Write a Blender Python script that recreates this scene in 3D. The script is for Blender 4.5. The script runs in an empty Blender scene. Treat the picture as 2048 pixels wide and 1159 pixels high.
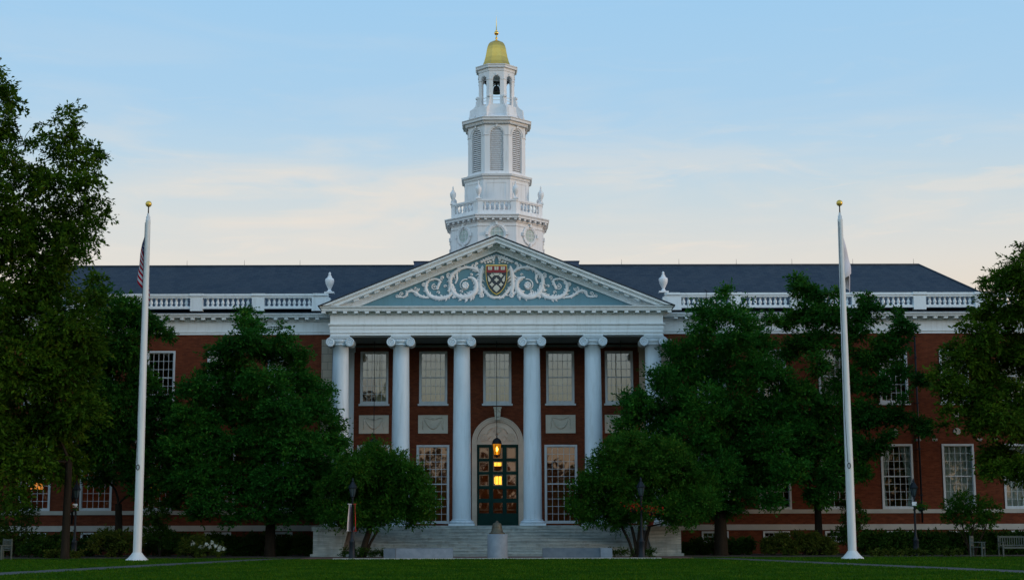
import bpy, math, random
import numpy as np
from mathutils import Vector, Matrix

R = math.radians
random.seed(7)
scene = bpy.context.scene
COL = scene.collection

# ------------------------------------------------------------------ camera
FPX = 3050.0
PITCH = math.atan(466.5 / FPX)
CAMZ = 1.6
ROLL = 0.0023
cam_data = bpy.data.cameras.new("camera")
cam_data.sensor_width = 36.0
cam_data.lens = FPX / 2048.0 * 36.0
cam_data.shift_x = 31.0 / 2048.0
cam_data.clip_start = 0.5
cam_data.clip_end = 3000.0
cam = bpy.data.objects.new("camera", cam_data)
COL.objects.link(cam)
cam.matrix_world = Matrix.Translation((0, 0, CAMZ)) @ Matrix.Rotation(math.pi / 2 + PITCH, 4, 'X') @ Matrix.Rotation(-ROLL, 4, 'Z')
scene.camera = cam

# ------------------------------------------------------------------ view
scene.view_settings.view_transform = 'Standard'
scene.view_settings.look = 'None'
scene.view_settings.exposure = 0.0
scene.view_settings.gamma = 1.0
scene.render.engine = 'CYCLES'
scene.cycles.max_bounces = 6
scene.cycles.transparent_max_bounces = 12

SUN_DIR = Vector((0.93, -0.36, 0.12)).normalized()      # towards the sun


# ------------------------------------------------------------------ node helper
class NT:
    def __init__(s, tree):
        s.t = tree

    def n(s, kind, inputs=None, **props):
        nd = s.t.nodes.new(kind)
        for k, v in props.items():
            setattr(nd, k, v)
        for k, v in (inputs or {}).items():
            if isinstance(v, bpy.types.NodeSocket):
                s.t.links.new(v, nd.inputs[k])
            else:
                nd.inputs[k].default_value = v
        return nd

    def link(s, a, b):
        s.t.links.new(a, b)

    def math(s, op, a, b=0.0, c=0.0):
        nd = s.n('ShaderNodeMath', operation=op)
        for i, v in enumerate((a, b, c)):
            if isinstance(v, bpy.types.NodeSocket):
                s.t.links.new(v, nd.inputs[i])
            else:
                nd.inputs[i].default_value = v
        return nd.outputs[0]

    def mix(s, fac, a, b, blend='MIX'):
        nd = s.n('ShaderNodeMix', data_type='RGBA', blend_type=blend)
        for i, v in ((0, fac), (6, a), (7, b)):
            if isinstance(v, bpy.types.NodeSocket):
                s.t.links.new(v, nd.inputs[i])
            else:
                nd.inputs[i].default_value = v if i == 0 else (tuple(v) + (1,) if len(v) == 3 else v)
        return nd.outputs[2]

    def ramp(s, fac, stops, interp='LINEAR'):
        nd = s.n('ShaderNodeValToRGB')
        cr = nd.color_ramp
        cr.interpolation = interp
        while len(cr.elements) > 1:
            cr.elements.remove(cr.elements[0])
        cr.elements[0].position = stops[0][0]
        c = stops[0][1]
        cr.elements[0].color = (*c, 1) if not isinstance(c, float) else (c, c, c, 1)
        for p, c in stops[1:]:
            e = cr.elements.new(p)
            e.color = (*c, 1) if not isinstance(c, float) else (c, c, c, 1)
        s.t.links.new(fac, nd.inputs[0])
        return nd.outputs[0]


# ------------------------------------------------------------------ world: dusk sky
world = bpy.data.worlds.new("World")
scene.world = world
world.use_nodes = True
wt = NT(world.node_tree)
for nd in list(world.node_tree.nodes):
    world.node_tree.nodes.remove(nd)
tc = wt.n('ShaderNodeTexCoord')
sep = wt.n('ShaderNodeSeparateXYZ', {0: tc.outputs['Generated']})
zz = sep.outputs[2]
front = wt.ramp(zz, [(0.0, (.80, .66, .52)), (.14, (.80, .70, .59)), (.165, (.75, .715, .66)), (.185, (.675, .70, .695)), (.21, (.575, .68, .74)),
                     (.24, (.48, .655, .80)), (.265, (.405, .625, .83)), (.335, (.345, .60, .855)), (.45, (.24, .46, .74)),
                     (.7, (.20, .36, .62)), (1.0, (.20, .36, .60))])
back = wt.ramp(zz, [(0.0, (.62, .36, .20)), (.04, (.66, .44, .28)), (.08, (.58, .56, .48)), (.14, (1.0, 1.25, 1.35)),
                    (.35, (.95, 1.4, 1.75)), (.55, (.44, .72, 1.0)), (1.0, (.20, .36, .60))])
ysel = wt.n('ShaderNodeMapRange', {0: sep.outputs[1], 1: -0.3, 2: 0.35, 3: 0.0, 4: 1.0}, interpolation_type='SMOOTHSTEP')
base = wt.mix(ysel.outputs[0], back, front)
# thin cream clouds, long and flat, low in the sky
mp = wt.n('ShaderNodeMapping', {0: tc.outputs['Generated'], 1: (0.35, 0.0, 0.06), 2: (0, R(-7), 0), 3: (2.6, 2.6, 15.0)})
nz = wt.n('ShaderNodeTexNoise', {0: mp.outputs[0], 'Scale': 1.9, 'Detail': 6.0, 'Roughness': .55, 'Distortion': .5})
cl = wt.ramp(nz.outputs[0], [(.46, 0.0), (.66, 1.0)], 'EASE')
band = wt.ramp(zz, [(.10, .55), (.17, .75), (.215, .7), (.26, .16), (.33, .03), (.5, 0.0)])
lft = wt.n('ShaderNodeMapRange', {0: sep.outputs[0], 1: .3, 2: -.3, 3: .55, 4: 1.0})
cf = wt.math('MULTIPLY', wt.math('MULTIPLY', cl, band), lft.outputs[0])
base = wt.mix(cf, base, (.80, .74, .67))
mp2 = wt.n('ShaderNodeMapping', {0: tc.outputs['Generated'], 1: (2.0, 0.0, 0.0), 3: (7.0, 7.0, 42.0)})
nz2 = wt.n('ShaderNodeTexNoise', {0: mp2.outputs[0], 'Scale': 1.6, 'Detail': 5.0, 'Roughness': .6, 'Distortion': .8})
cl2 = wt.ramp(nz2.outputs[0], [(.55, 0.0), (.72, 1.0)], 'EASE')
cf2 = wt.math('MULTIPLY', wt.math('MULTIPLY', cl2, band), .5)
base = wt.mix(cf2, base, (.86, .76, .66))
# one broad soft cream veil low on the left
bx = wt.math('DIVIDE', wt.math('ADD', sep.outputs[0], .125), .17)
bz = wt.math('DIVIDE', wt.math('SUBTRACT', zz, .203), .036)
br2 = wt.math('ADD', wt.math('MULTIPLY', bx, bx), wt.math('MULTIPLY', bz, bz))
veil = wt.n('ShaderNodeMapRange', {0: br2, 1: 1.0, 2: 0.0, 3: 0.0, 4: 1.0}, interpolation_type='SMOOTHERSTEP').outputs[0]
mp3 = wt.n('ShaderNodeMapping', {0: tc.outputs['Generated'], 1: (4.0, 1.0, 0.3), 2: (0, R(9), 0), 3: (6.0, 6.0, 24.0)})
nz3 = wt.n('ShaderNodeTexNoise', {0: mp3.outputs[0], 'Scale': 1.5, 'Detail': 7.0, 'Roughness': .55, 'Distortion': .6})
veil = wt.math('MULTIPLY', wt.math('MULTIPLY', veil, .95), wt.ramp(nz3.outputs[0], [(.35, .15), (.62, 1.0)]))
base = wt.mix(veil, base, (.82, .745, .665))
sky = wt.n('ShaderNodeTexSky', sky_type='NISHITA')
sky.sun_disc = False
sky.sun_elevation = math.asin(SUN_DIR.z)
sky.sun_rotation = math.atan2(SUN_DIR.x, SUN_DIR.y)
sky.dust_density = 1.0
bg1 = wt.n('ShaderNodeBackground', {0: base, 1: 0.97})
bg2 = wt.n('ShaderNodeBackground', {0: sky.outputs[0], 1: 0.012})
add = wt.n('ShaderNodeAddShader', {0: bg1.outputs[0], 1: bg2.outputs[0]})
wo = wt.n('ShaderNodeOutputWorld', {0: add.outputs[0]})

# ------------------------------------------------------------------ sun (soft last glow from the right)
sl = bpy.data.lights.new("sun", 'SUN')
sl.energy = 0.95
sl.angle = R(14)
sl.color = (1.0, .66, .42)
so = bpy.data.objects.new("sun", sl)
COL.objects.link(so)
so.rotation_euler = SUN_DIR.to_track_quat('Z', 'Y').to_euler()


# ------------------------------------------------------------------ measuring helper: photo pixel + depth -> metres
def P(u, v, Y):
    u0 = u - ROLL * (v - 579.5)
    v0 = v + ROLL * (u - 1024)
    xc = (u0 - 993) / FPX
    yc = (579.5 - v0) / FPX
    t = Y / (math.cos(PITCH) - yc * math.sin(PITCH))
    return Vector((xc * t, Y, CAMZ + t * (math.sin(PITCH) + yc * math.cos(PITCH))))


def ZV(v, Y):
    yc = (579.5 - v) / FPX
    t = Y / (math.cos(PITCH) - yc * math.sin(PITCH))
    return CAMZ + t * (math.sin(PITCH) + yc * math.cos(PITCH))


# ------------------------------------------------------------------ materials
def mat(name, build):
    m = bpy.data.materials.new(name)
    m.use_nodes = True
    t = m.node_tree
    for nd in list(t.nodes):
        t.nodes.remove(nd)
    nt = NT(t)
    out = nt.n('ShaderNodeOutputMaterial')
    sh = build(nt)
    nt.link(sh, out.inputs[0])
    return m


def principled(nt, color, rough=.6, metal=0.0, bump=None, bs=.2, bd=.02, spec=None):
    nd = nt.n('ShaderNodeBsdfPrincipled')
    for k, v in (('Base Color', color), ('Roughness', rough), ('Metallic', metal)):
        if isinstance(v, bpy.types.NodeSocket):
            nt.link(v, nd.inputs[k])
        else:
            nd.inputs[k].default_value = v if not isinstance(v, tuple) else (*v[:3], 1)
    if spec is not None:
        nd.inputs['Specular IOR Level'].default_value = spec
    if bump is not None:
        b = nt.n('ShaderNodeBump', {'Height': bump, 'Strength': bs, 'Distance': bd})
        nt.link(b.outputs[0], nd.inputs['Normal'])
    return nd.outputs[0]


def geo_pos(nt):
    return nt.n('ShaderNodeNewGeometry').outputs['Position']


def noise(nt, vec, scale, detail=4, rough=.55, dist=0.0):
    return nt.n('ShaderNodeTexNoise', {0: vec, 'Scale': scale, 'Detail': float(detail), 'Roughness': rough, 'Distortion': dist}).outputs[0]


def scaled(nt, vec, s, rot=(0, 0, 0)):
    return nt.n('ShaderNodeMapping', {0: vec, 2: rot, 3: s}).outputs[0]


def m_noisy(name, c1, c2, scale=2.0, rough=.6, metal=0.0, bs=.15, fine=30.0, spec=None, stretch=(1, 1, 1)):
    def b(nt):
        p = scaled(nt, geo_pos(nt), stretch)
        a = noise(nt, p, scale, 5, .6)
        f = noise(nt, p, fine, 3)
        c = nt.ramp(a, [(.3, c1), (.7, c2)])
        c = nt.mix(nt.math('MULTIPLY', f, .35), c, tuple(x * .8 for x in c1))
        return principled(nt, c, rough, metal, f, bs, .01, spec)
    return mat(name, b)


def b_brick(nt):
    p = geo_pos(nt)
    s = nt.n('ShaderNodeSeparateXYZ', {0: p})
    v = nt.n('ShaderNodeCombineXYZ', {0: nt.math('ADD', s.outputs[0], s.outputs[1]), 1: s.outputs[2], 2: 0.0}).outputs[0]
    br = nt.n('ShaderNodeTexBrick', {0: v, 'Color1': (.150, .040, .017, 1), 'Color2': (.075, .020, .010, 1), 'Mortar': (.085, .045, .028, 1),
                                     'Scale': 1.0, 'Mortar Size': .007, 'Mortar Smooth': .3, 'Bias': -.1, 'Brick Width': .22, 'Row Height': .072})
    br.offset = .5
    big = noise(nt, p, .8, 5, .6)
    streak = noise(nt, scaled(nt, p, (1.5, 1.5, .25)), 1.2, 4)
    c = nt.mix(nt.math('MULTIPLY', big, .5), br.outputs[0], (.12, .028, .013))
    mot = noise(nt, scaled(nt, p, (1.2, 1.2, 3.0)), 2.2, 6, .7)
    c = nt.mix(nt.ramp(mot, [(.5, 0.0), (.7, .6)]), c, (.20, .062, .030))
    c = nt.mix(nt.ramp(streak, [(.5, 0.0), (.75, .35)]), c, (.055, .020, .014))
    return principled(nt, c, .85, 0, br.outputs[1], -.4, .006, .12)


def m_white(name, c=(.60, .62, .62), grime=.25, lap=0.0):
    def b(nt):
        p = geo_pos(nt)
        a = noise(nt, scaled(nt, p, (1, 1, .4)), 1.3, 6, .65)
        f = noise(nt, p, 14.0, 4)
        st = noise(nt, scaled(nt, p, (3.2, 3.2, .35)), 1.6, 5, .7)
        c_ = c
        col = nt.mix(nt.math('MULTIPLY', nt.ramp(a, [(.4, 0.0), (.75, 1.0)]), grime), c, tuple(x * .72 for x in c))
        col = nt.mix(nt.math('MULTIPLY', f, .12), col, tuple(x * .8 for x in c))
        col = nt.mix(nt.ramp(st, [(.50, 0.0), (.72, .38)]), col, (c_[0] * .52, c_[1] * .52, c_[2] * .48))
        if lap:
            s = nt.n('ShaderNodeSeparateXYZ', {0: p})
            h = nt.math('FRACT', nt.math('DIVIDE', s.outputs[2], lap))
            return principled(nt, col, .5, 0, nt.math('LESS_THAN', h, .08), -.6, .01)
        return principled(nt, col, .5, 0, f, .08, .01)
    return mat(name, b)


def b_slate(nt):
    p = geo_pos(nt)
    s = nt.n('ShaderNodeSeparateXYZ', {0: p})
    v = nt.n('ShaderNodeCombineXYZ', {0: s.outputs[0], 1: nt.math('MULTIPLY', s.outputs[2], 1.7), 2: 0.0}).outputs[0]
    br = nt.n('ShaderNodeTexBrick', {0: v, 'Color1': (.013, .026, .044, 1), 'Color2': (.030, .045, .062, 1), 'Mortar': (.008, .014, .025, 1),
                                     'Scale': 1.0, 'Mortar Size': .012, 'Mortar Smooth': .2, 'Brick Width': .32, 'Row Height': .22})
    big = noise(nt, p, .9, 5, .65)
    c = nt.mix(nt.ramp(big, [(.4, 0.0), (.7, .5)]), br.outputs[0], (.040, .050, .062))
    return principled(nt, c, .62, 0, br.outputs[1], -.5, .02, .35)


def b_marble(nt):
    p = geo_pos(nt)
    a = noise(nt, scaled(nt, p, (1, 1, 3.0)), .9, 7, .65, 1.2)
    w = noise(nt, scaled(nt, p, (.5, .5, 9.0)), 1.3, 5, .7)
    w = nt.ramp(w, [(.42, 0.0), (.60, 1.0)])
    st = noise(nt, scaled(nt, p, (3.5, 3.5, .6)), 1.1, 5)
    c = nt.ramp(a, [(.3, (.19, .24, .24)), (.7, (.44, .47, .44))])
    c = nt.mix(nt.math('MULTIPLY', w, .55), c, (.12, .16, .165))
    c = nt.mix(nt.ramp(st, [(.5, 0.0), (.72, .55)]), c, (.13, .125, .10))
    return principled(nt, c, .55, 0, a, .2, .01)


def b_stoneblock(nt):
    p = geo_pos(nt)
    s = nt.n('ShaderNodeSeparateXYZ', {0: p})
    v = nt.n('ShaderNodeCombineXYZ', {0: nt.math('ADD', s.outputs[0], s.outputs[1]), 1: s.outputs[2], 2: 0.0}).outputs[0]
    br = nt.n('ShaderNodeTexBrick', {0: v, 'Color1': (.40, .36, .28, 1), 'Color2': (.33, .30, .24, 1), 'Mortar': (.12, .11, .10, 1),
                                     'Scale': 1.0, 'Mortar Size': .014, 'Brick Width': .55, 'Row Height': .42})
    f = noise(nt, p, 6.0, 5)
    c = nt.mix(nt.math('MULTIPLY', f, .4), br.outputs[0], (.26, .25, .21))
    return principled(nt, c, .7, 0, br.outputs[1], -.4, .01)


def b_glass(nt):
    lw = nt.n('ShaderNodeLayerWeight', {0: .35})
    w = noise(nt, geo_pos(nt), .9, 2)
    bp = nt.n('ShaderNodeBump', {'Height': w, 'Strength': .06, 'Distance': .05})
    gl = nt.n('ShaderNodeBsdfGlossy', {0: (.95, .97, .97, 1), 1: .015, 'Normal': bp.outputs[0]})
    tr = nt.n('ShaderNodeBsdfTransparent', {0: (.88, .91, .89, 1)})
    f = nt.math('ADD', nt.math('MULTIPLY', lw.outputs[0], .6), .16)
    return nt.n('ShaderNodeMixShader', {0: f, 1: tr.outputs[0], 2: gl.outputs[0]}).outputs[0]


def m_emit(name, c, s):
    return mat(name, lambda nt: nt.n('ShaderNodeEmission', {0: (*c, 1), 1: s}).outputs[0])


def m_leaf(name, dark, light, hue2, trans=.25):
    def b(nt):
        g = nt.n('ShaderNodeNewGeometry')
        rnd = g.outputs['Random Per Island']
        big = noise(nt, g.outputs['Position'], .55, 3, .5)
        c = nt.ramp(rnd, [(0.0, dark), (.55, light), (.9, light), (1.0, hue2)])
        c = nt.mix(nt.ramp(big, [(.38, 0.0), (.62, .7)]), c, dark)
        d = nt.n('ShaderNodeBsdfPrincipled', {'Base Color': c, 'Roughness': .6, 'Specular IOR Level': .06})
        t = nt.n('ShaderNodeBsdfTranslucent', {0: c})
        return nt.n('ShaderNodeMixShader', {0: trans, 1: d.outputs[0], 2: t.outputs[0]}).outputs[0]
    return mat(name, b)


def b_lawn(nt):
    p = geo_pos(nt)
    a = noise(nt, scaled(nt, p, (.5, .16, 1)), .9, 7, .68, .6)
    b_ = noise(nt, scaled(nt, p, (1.0, .3, 1)), 1.7, 6, .7)
    f = noise(nt, p, 30.0, 3)
    c = nt.ramp(a, [(.40, (.006, .050, .002)), (.5, (.028, .100, .002)), (.58, (.110, .150, .003))])
    c = nt.mix(nt.ramp(b_, [(.42, 0.0), (.62, .75)]), c, (.009, .034, .002))
    c = nt.mix(nt.math('MULTIPLY', f, .5), c, (.006, .028, .002))
    return principled(nt, c, .95, 0, f, .5, .05, 0.0)


def b_blind(nt):
    p = geo_pos(nt)
    s = nt.n('ShaderNodeSeparateXYZ', {0: p})
    w = nt.math('SINE', nt.math('MULTIPLY', s.outputs[0], 42.0))
    n_ = noise(nt, scaled(nt, p, (8, 1, .3)), 1.0, 3)
    c = nt.mix(nt.math('MULTIPLY', nt.math('ADD', w, 1.0), .22), (.66, .60, .40), (.46, .42, .28))
    c = nt.mix(nt.math('MULTIPLY', n_, .5), c, (.42, .39, .27))
    d = nt.n('ShaderNodeBsdfDiffuse', {0: c})
    t = nt.n('ShaderNodeBsdfTranslucent', {0: c})
    return nt.n('ShaderNodeMixShader', {0: .3, 1: d.outputs[0], 2: t.outputs[0]}).outputs[0]


def b_flag(nt):
    uv = nt.n('ShaderNodeUVMap').outputs[0]
    s = nt.n('ShaderNodeSeparateXYZ', {0: uv})
    u, v = s.outputs[0], s.outputs[1]                     # u along the fly, v down the hoist
    st = nt.math('MODULO', nt.math('FLOOR', nt.math('MULTIPLY', v, 13.0)), 2.0)
    c = nt.mix(st, (.36, .008, .022), (.52, .52, .56))
    can = nt.math('MULTIPLY', nt.math('LESS_THAN', u, .4), nt.math('LESS_THAN', v, 7 / 13))
    fu = nt.math('SUBTRACT', nt.math('FRACT', nt.math('MULTIPLY', u, 6 / .4)), .5)
    fv = nt.math('SUBTRACT', nt.math('FRACT', nt.math('MULTIPLY', v, 5 / (7 / 13))), .5)
    d = nt.math('ADD', nt.math('MULTIPLY', fu, fu), nt.math('MULTIPLY', fv, fv))
    cc = nt.mix(nt.math('LESS_THAN', d, .07), (.012, .02, .09), (.6, .6, .62))
    c = nt.mix(can, c, cc)
    a = nt.n('ShaderNodeBsdfDiffuse', {0: c})
    t = nt.n('ShaderNodeBsdfTranslucent', {0: c})
    return nt.n('ShaderNodeMixShader', {0: .3, 1: a.outputs[0], 2: t.outputs[0]}).outputs[0]


M = {}
M['brick'] = mat('brick', b_brick)
M['white'] = m_white('white_paint', (.74, .80, .83))
M['white_tower'] = m_white('white_tower_paint', (.78, .78, .79), .2)
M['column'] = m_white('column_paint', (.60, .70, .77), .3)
M['slate'] = mat('slate', b_slate)
M['marble'] = mat('marble', b_marble)
M['quoin'] = mat('quoin_stone', b_stoneblock)
M['band'] = m_noisy('band_stone', (.34, .34, .31), (.46, .45, .41), 1.5, .7)
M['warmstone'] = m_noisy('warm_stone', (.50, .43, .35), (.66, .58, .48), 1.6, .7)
M['panelstone'] = m_noisy('panel_stone', (.48, .47, .40), (.60, .58, .50), 1.6, .7)
M['shaded_stone'] = m_noisy('shaded_stair_stone', (.13, .11, .10), (.20, .17, .15), 2.0, .8)  # stair sides only: the shadow beside the steps painted in as dark brown
M['granite'] = m_noisy('granite', (.15, .19, .23), (.25, .29, .33), 3.0, .7, fine=60)
M['granite_dark'] = m_noisy('granite_dark', (.07, .10, .13), (.13, .17, .20), 3.0, .7, fine=60)
M['teal'] = m_white('tympanum_paint', (.100, .240, .300), .35, .14)
M['platform'] = m_noisy('blue_metal', (.022, .045, .095), (.035, .065, .13), 1.2, .5, .1)
M['ceiling'] = m_noisy('ceiling_paint', (.14, .17, .17), (.20, .22, .21), 1.0, .8)
M['glass'] = mat('window_glass', b_glass)
M['sash'] = m_white('sash_paint', (.52, .58, .62), .2)
M['blind'] = mat('blind_cloth', b_blind)
M['curtain'] = m_noisy('sheer_curtain', (.42, .50, .46), (.55, .62, .57), 3.0, .9, stretch=(6, 1, .3))
M['interior'] = m_noisy('interior_wall', (.22, .075, .03), (.34, .13, .06), .6, .9)
M['door'] = m_noisy('door_paint', (.004, .030, .026), (.008, .045, .038), 1.5, .6, spec=.1)
M['door_trim'] = m_noisy('door_trim', (.20, .12, .06), (.30, .19, .10), 2.0, .4)
M['gold'] = m_noisy('gold_leaf', (1.0, .55, .11), (1.0, .62, .16), 3.0, .25, 1.0, .05)
M['goldpaint'] = m_noisy('gold_paint', (.75, .48, .08), (.85, .60, .14), 3.0, .4, .6, .05)
M['shield_red'] = m_noisy('shield_red', (.22, .008, .015), (.28, .012, .02), 3.0, .5)
M['shield_black'] = m_noisy('shield_black', (.012, .02, .03), (.02, .03, .04), 3.0, .5)
M['cream'] = m_noisy('cream_paint', (.55, .55, .46), (.62, .61, .52), 3.0, .5)
M['bronze'] = m_noisy('dark_bronze', (.030, .030, .035), (.06, .055, .05), 4.0, .4, .8)
M['bell_bronze'] = m_noisy('weathered_bronze', (.075, .070, .050), (.13, .11, .075), 6.0, .55, .5)
M['iron'] = m_noisy('black_iron', (.007, .011, .016), (.014, .020, .028), 4.0, .5, 0.0, spec=.2)
M['pole'] = m_white('pole_paint', (.62, .64, .64), .15)
M['bark'] = m_noisy('bark', (.016, .013, .010), (.034, .026, .018), 3.0, .95, bs=.6, spec=.03, stretch=(3, 3, .6))
M['wood'] = m_noisy('weathered_teak', (.045, .060, .052), (.085, .095, .080), 3.0, .8, stretch=(1, 1, 6))
M['path'] = m_noisy('path_asphalt', (.030, .036, .036), (.052, .058, .055), 1.5, .9)
M['paving'] = m_noisy('brick_paving', (.10, .045, .04), (.15, .075, .06), 3.0, .9)
M['soil'] = m_noisy('mulch', (.018, .014, .009), (.035, .028, .014), 2.0, .95)
M['lawn'] = mat('lawn', b_lawn)
M['flag'] = mat('flag_cloth', b_flag)
M['flag_white'] = m_noisy('white_flag_cloth', (.62, .58, .62), (.70, .66, .70), 2.0, .9)
M['red_cloth'] = m_noisy('red_banner_cloth', (.70, .03, .03), (.8, .05, .04), 2.0, .8)
M['white_cloth'] = m_noisy('white_banner_cloth', (.68, .72, .76), (.75, .78, .80), 2.0, .8)
M['terracotta'] = m_noisy('terracotta', (.16, .03, .02), (.22, .045, .03), 4.0, .8)
M['flame'] = m_emit('lamp_flame', (1.0, .62, .12), 20.0)
M['amber'] = mat('amber_glass', lambda nt: nt.n('ShaderNodeAddShader', {
    0: nt.n('ShaderNodeEmission', {0: (1.0, .42, .03, 1), 1: .26}).outputs[0],
    1: nt.n('ShaderNodeBsdfTransparent', {0: (.8, .55, .22, 1)}).outputs[0]}).outputs[0])
M['glow'] = m_emit('chandelier_glow', (1.0, .50, .05), 2.5)
M['shade_glow'] = m_emit('lampshade_glow', (1.0, .33, .05), .95)
M['lamp_glass'] = m_noisy('frosted_glass', (.03, .05, .06), (.05, .07, .08), 4.0, .3)
LEAF = {
    'locust': m_leaf('locust_leaves', (.020, .060, .004), (.070, .140, .008), (.130, .170, .014), .35),
    'deep': m_leaf('deep_leaves', (.010, .062, .010), (.042, .145, .014), (.10, .185, .016), .35),
    'conifer': m_leaf('conical_leaves', (.010, .070, .010), (.034, .145, .016), (.10, .19, .018), .35),
    'fresh': m_leaf('fresh_leaves', (.016, .080, .008), (.042, .125, .012), (.12, .17, .016), .35),
    'shrub': m_leaf('shrub_leaves', (.012, .045, .006), (.040, .085, .010), (.08, .10, .014)),
    'yellow': m_leaf('yellow_leaves', (.032, .058, .008), (.085, .105, .014), (.16, .14, .03)),
    'red': m_leaf('red_flowers', (.16, .012, .006), (.42, .03, .01), (.10, .10, .01), .1),
    'white': m_leaf('white_flowers', (.55, .58, .50), (.7, .7, .62), (.6, .6, .5), .1),
    'grass': m_leaf('grass_blades', (.010, .058, .002), (.045, .110, .003), (.12, .150, .004)),
    'woods': m_leaf('woods_leaves', (.006, .014, .004), (.012, .026, .006), (.02, .03, .008), .1),
}

# ------------------------------------------------------------------ mesh builder
WL = {}


class MB:
    def __init__(s):
        s.v = []
        s.f = []
        s.mi = []
        s.cur = 0
        s.T = None
        s.smooth_f = []
        s.sm = False
        s.uv = None

    def add(s, vs, fs):
        b = len(s.v)
        if s.T is not None:
            vs = [s.T @ Vector(p) for p in vs]
        s.v.extend(tuple(p) for p in vs)
        for f in fs:
            s.f.append(tuple(b + i for i in f))
            s.mi.append(s.cur)
            s.smooth_f.append(s.sm)

    def box(s, x0, x1, y0, y1, z0, z1):
        s.add([(x0, y0, z0), (x1, y0, z0), (x1, y1, z0), (x0, y1, z0), (x0, y0, z1), (x1, y0, z1), (x1, y1, z1), (x0, y1, z1)],
              [(3, 2, 1, 0), (4, 5, 6, 7), (0, 1, 5, 4), (1, 2, 6, 5), (2, 3, 7, 6), (3, 0, 4, 7)])

    def prism(s, pts, y0, y1):
        """polygon in x,z (any winding) extruded along y"""
        n = len(pts)
        a = sum(pts[i][0] * pts[(i + 1) % n][1] - pts[(i + 1) % n][0] * pts[i][1] for i in range(n))
        if a < 0:
            pts = pts[::-1]
        s.add([(p[0], y0, p[1]) for p in pts] + [(p[0], y1, p[1]) for p in pts],
              [tuple(range(n)), tuple(range(2 * n - 1, n - 1, -1))] + [(i, i + n, (i + 1) % n + n, (i + 1) % n) for i in range(n)])

    def quad(s, a, b, c, d):
        s.add([a, b, c, d], [(0, 1, 2, 3)])

    def lathe(s, prof, seg=16, c=(0, 0, 0), smooth=True, a0=0.0, caps=True):
        vs, fs = [], []
        for r, z in prof:
            for k in range(seg):
                a = a0 + 2 * math.pi * k / seg
                vs.append((c[0] + r * math.cos(a), c[1] + r * math.sin(a), c[2] + z))
        for i in range(len(prof) - 1):
            for k in range(seg):
                k2 = (k + 1) % seg
                fs.append((i * seg + k, i * seg + k2, (i + 1) * seg + k2, (i + 1) * seg + k))
        old = s.sm
        s.sm = smooth
        s.add(vs, fs)
        s.sm = False
        if caps:
            n = len(prof) - 1
            s.add(vs[:seg], [tuple(range(seg - 1, -1, -1))])
            s.add(vs[n * seg:], [tuple(range(seg))])
        s.sm = old

    def octo(s, prof, c):
        """octagonal lathe with a flat side to the front; profile (half width across flats, z)"""
        k = 1 / math.cos(math.pi / 8)
        s.lathe([(a * k, z) for a, z in prof], 8, c, False, math.pi / 8)

    def tube(s, pts, rads, seg=6, smooth=True, caps=True, flat=None):
        pts = [Vector(p) for p in pts]
        vs, fs = [], []
        n = len(pts)
        up = Vector((0, 0, 1))
        prev = None
        for i in range(n):
            d = (pts[min(i + 1, n - 1)] - pts[max(i - 1, 0)])
            if d.length < 1e-9:
                d = Vector((0, 0, 1))
            d.normalize()
            if prev is None:
                ref = Vector((0, 1, 0)) if abs(d.y) < .9 else Vector((1, 0, 0))
                a = d.cross(ref).normalized()
            else:
                a = (prev - d * prev.dot(d))
                a = a.normalized() if a.length > 1e-6 else d.cross(Vector((0, 1, 0))).normalized()
            prev = a
            b = d.cross(a)
            r = rads[i] if isinstance(rads, (list, tuple)) else rads
            for k in range(seg):
                t = 2 * math.pi * k / seg
                o = (a * math.cos(t) + b * math.sin(t)) * r
                if flat is not None:
                    o.y *= flat
                vs.append(pts[i] + o)
        for i in range(n - 1):
            for k in range(seg):
                k2 = (k + 1) % seg
                fs.append((i * seg + k, i * seg + k2, (i + 1) * seg + k2, (i + 1) * seg + k))
        if caps:
            fs.append(tuple(range(seg - 1, -1, -1)))
            fs.append(tuple((n - 1) * seg + k for k in range(seg)))
        old = s.sm
        s.sm = smooth
        s.add(vs, fs)
        s.sm = old

    def ball(s, c, r, seg=10, sy=1.0, sz=1.0):
        prof = []
        n = max(5, seg // 2 + 1)
        for i in range(n):
            a = -math.pi / 2 + math.pi * i / (n - 1)
            prof.append((max(1e-4, r * math.cos(a)), r * sz * math.sin(a)))
        vs, fs = [], []
        for rr, z in prof:
            for k in range(seg):
                a = 2 * math.pi * k / seg
                vs.append((c[0] + rr * math.cos(a), c[1] + rr * math.sin(a) * sy, c[2] + z))
        for i in range(n - 1):
            for k in range(seg):
                k2 = (k + 1) % seg
                fs.append((i * seg + k, i * seg + k2, (i + 1) * seg + k2, (i + 1) * seg + k))
        old = s.sm
        s.sm = True
        s.add(vs, fs)
        s.sm = old

    def sweep(s, prof, path, closed=False):
        """prof (offset, z); path (x, y, mx, my) with mitre vectors"""
        n, m = len(path), len(prof)
        vs = [(x + mx * d, y + my * d, z) for (x, y, mx, my) in path for (d, z) in prof]
        fs = []
        for i in range(n if closed else n - 1):
            j = (i + 1) % n
            for k in range(m - 1):
                fs.append((i * m + k, j * m + k, j * m + k + 1, i * m + k + 1))
        if not closed:
            fs.append(tuple(range(m)))
            fs.append(tuple((n - 1) * m + k for k in range(m - 1, -1, -1)))
        s.add(vs, fs)

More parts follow.
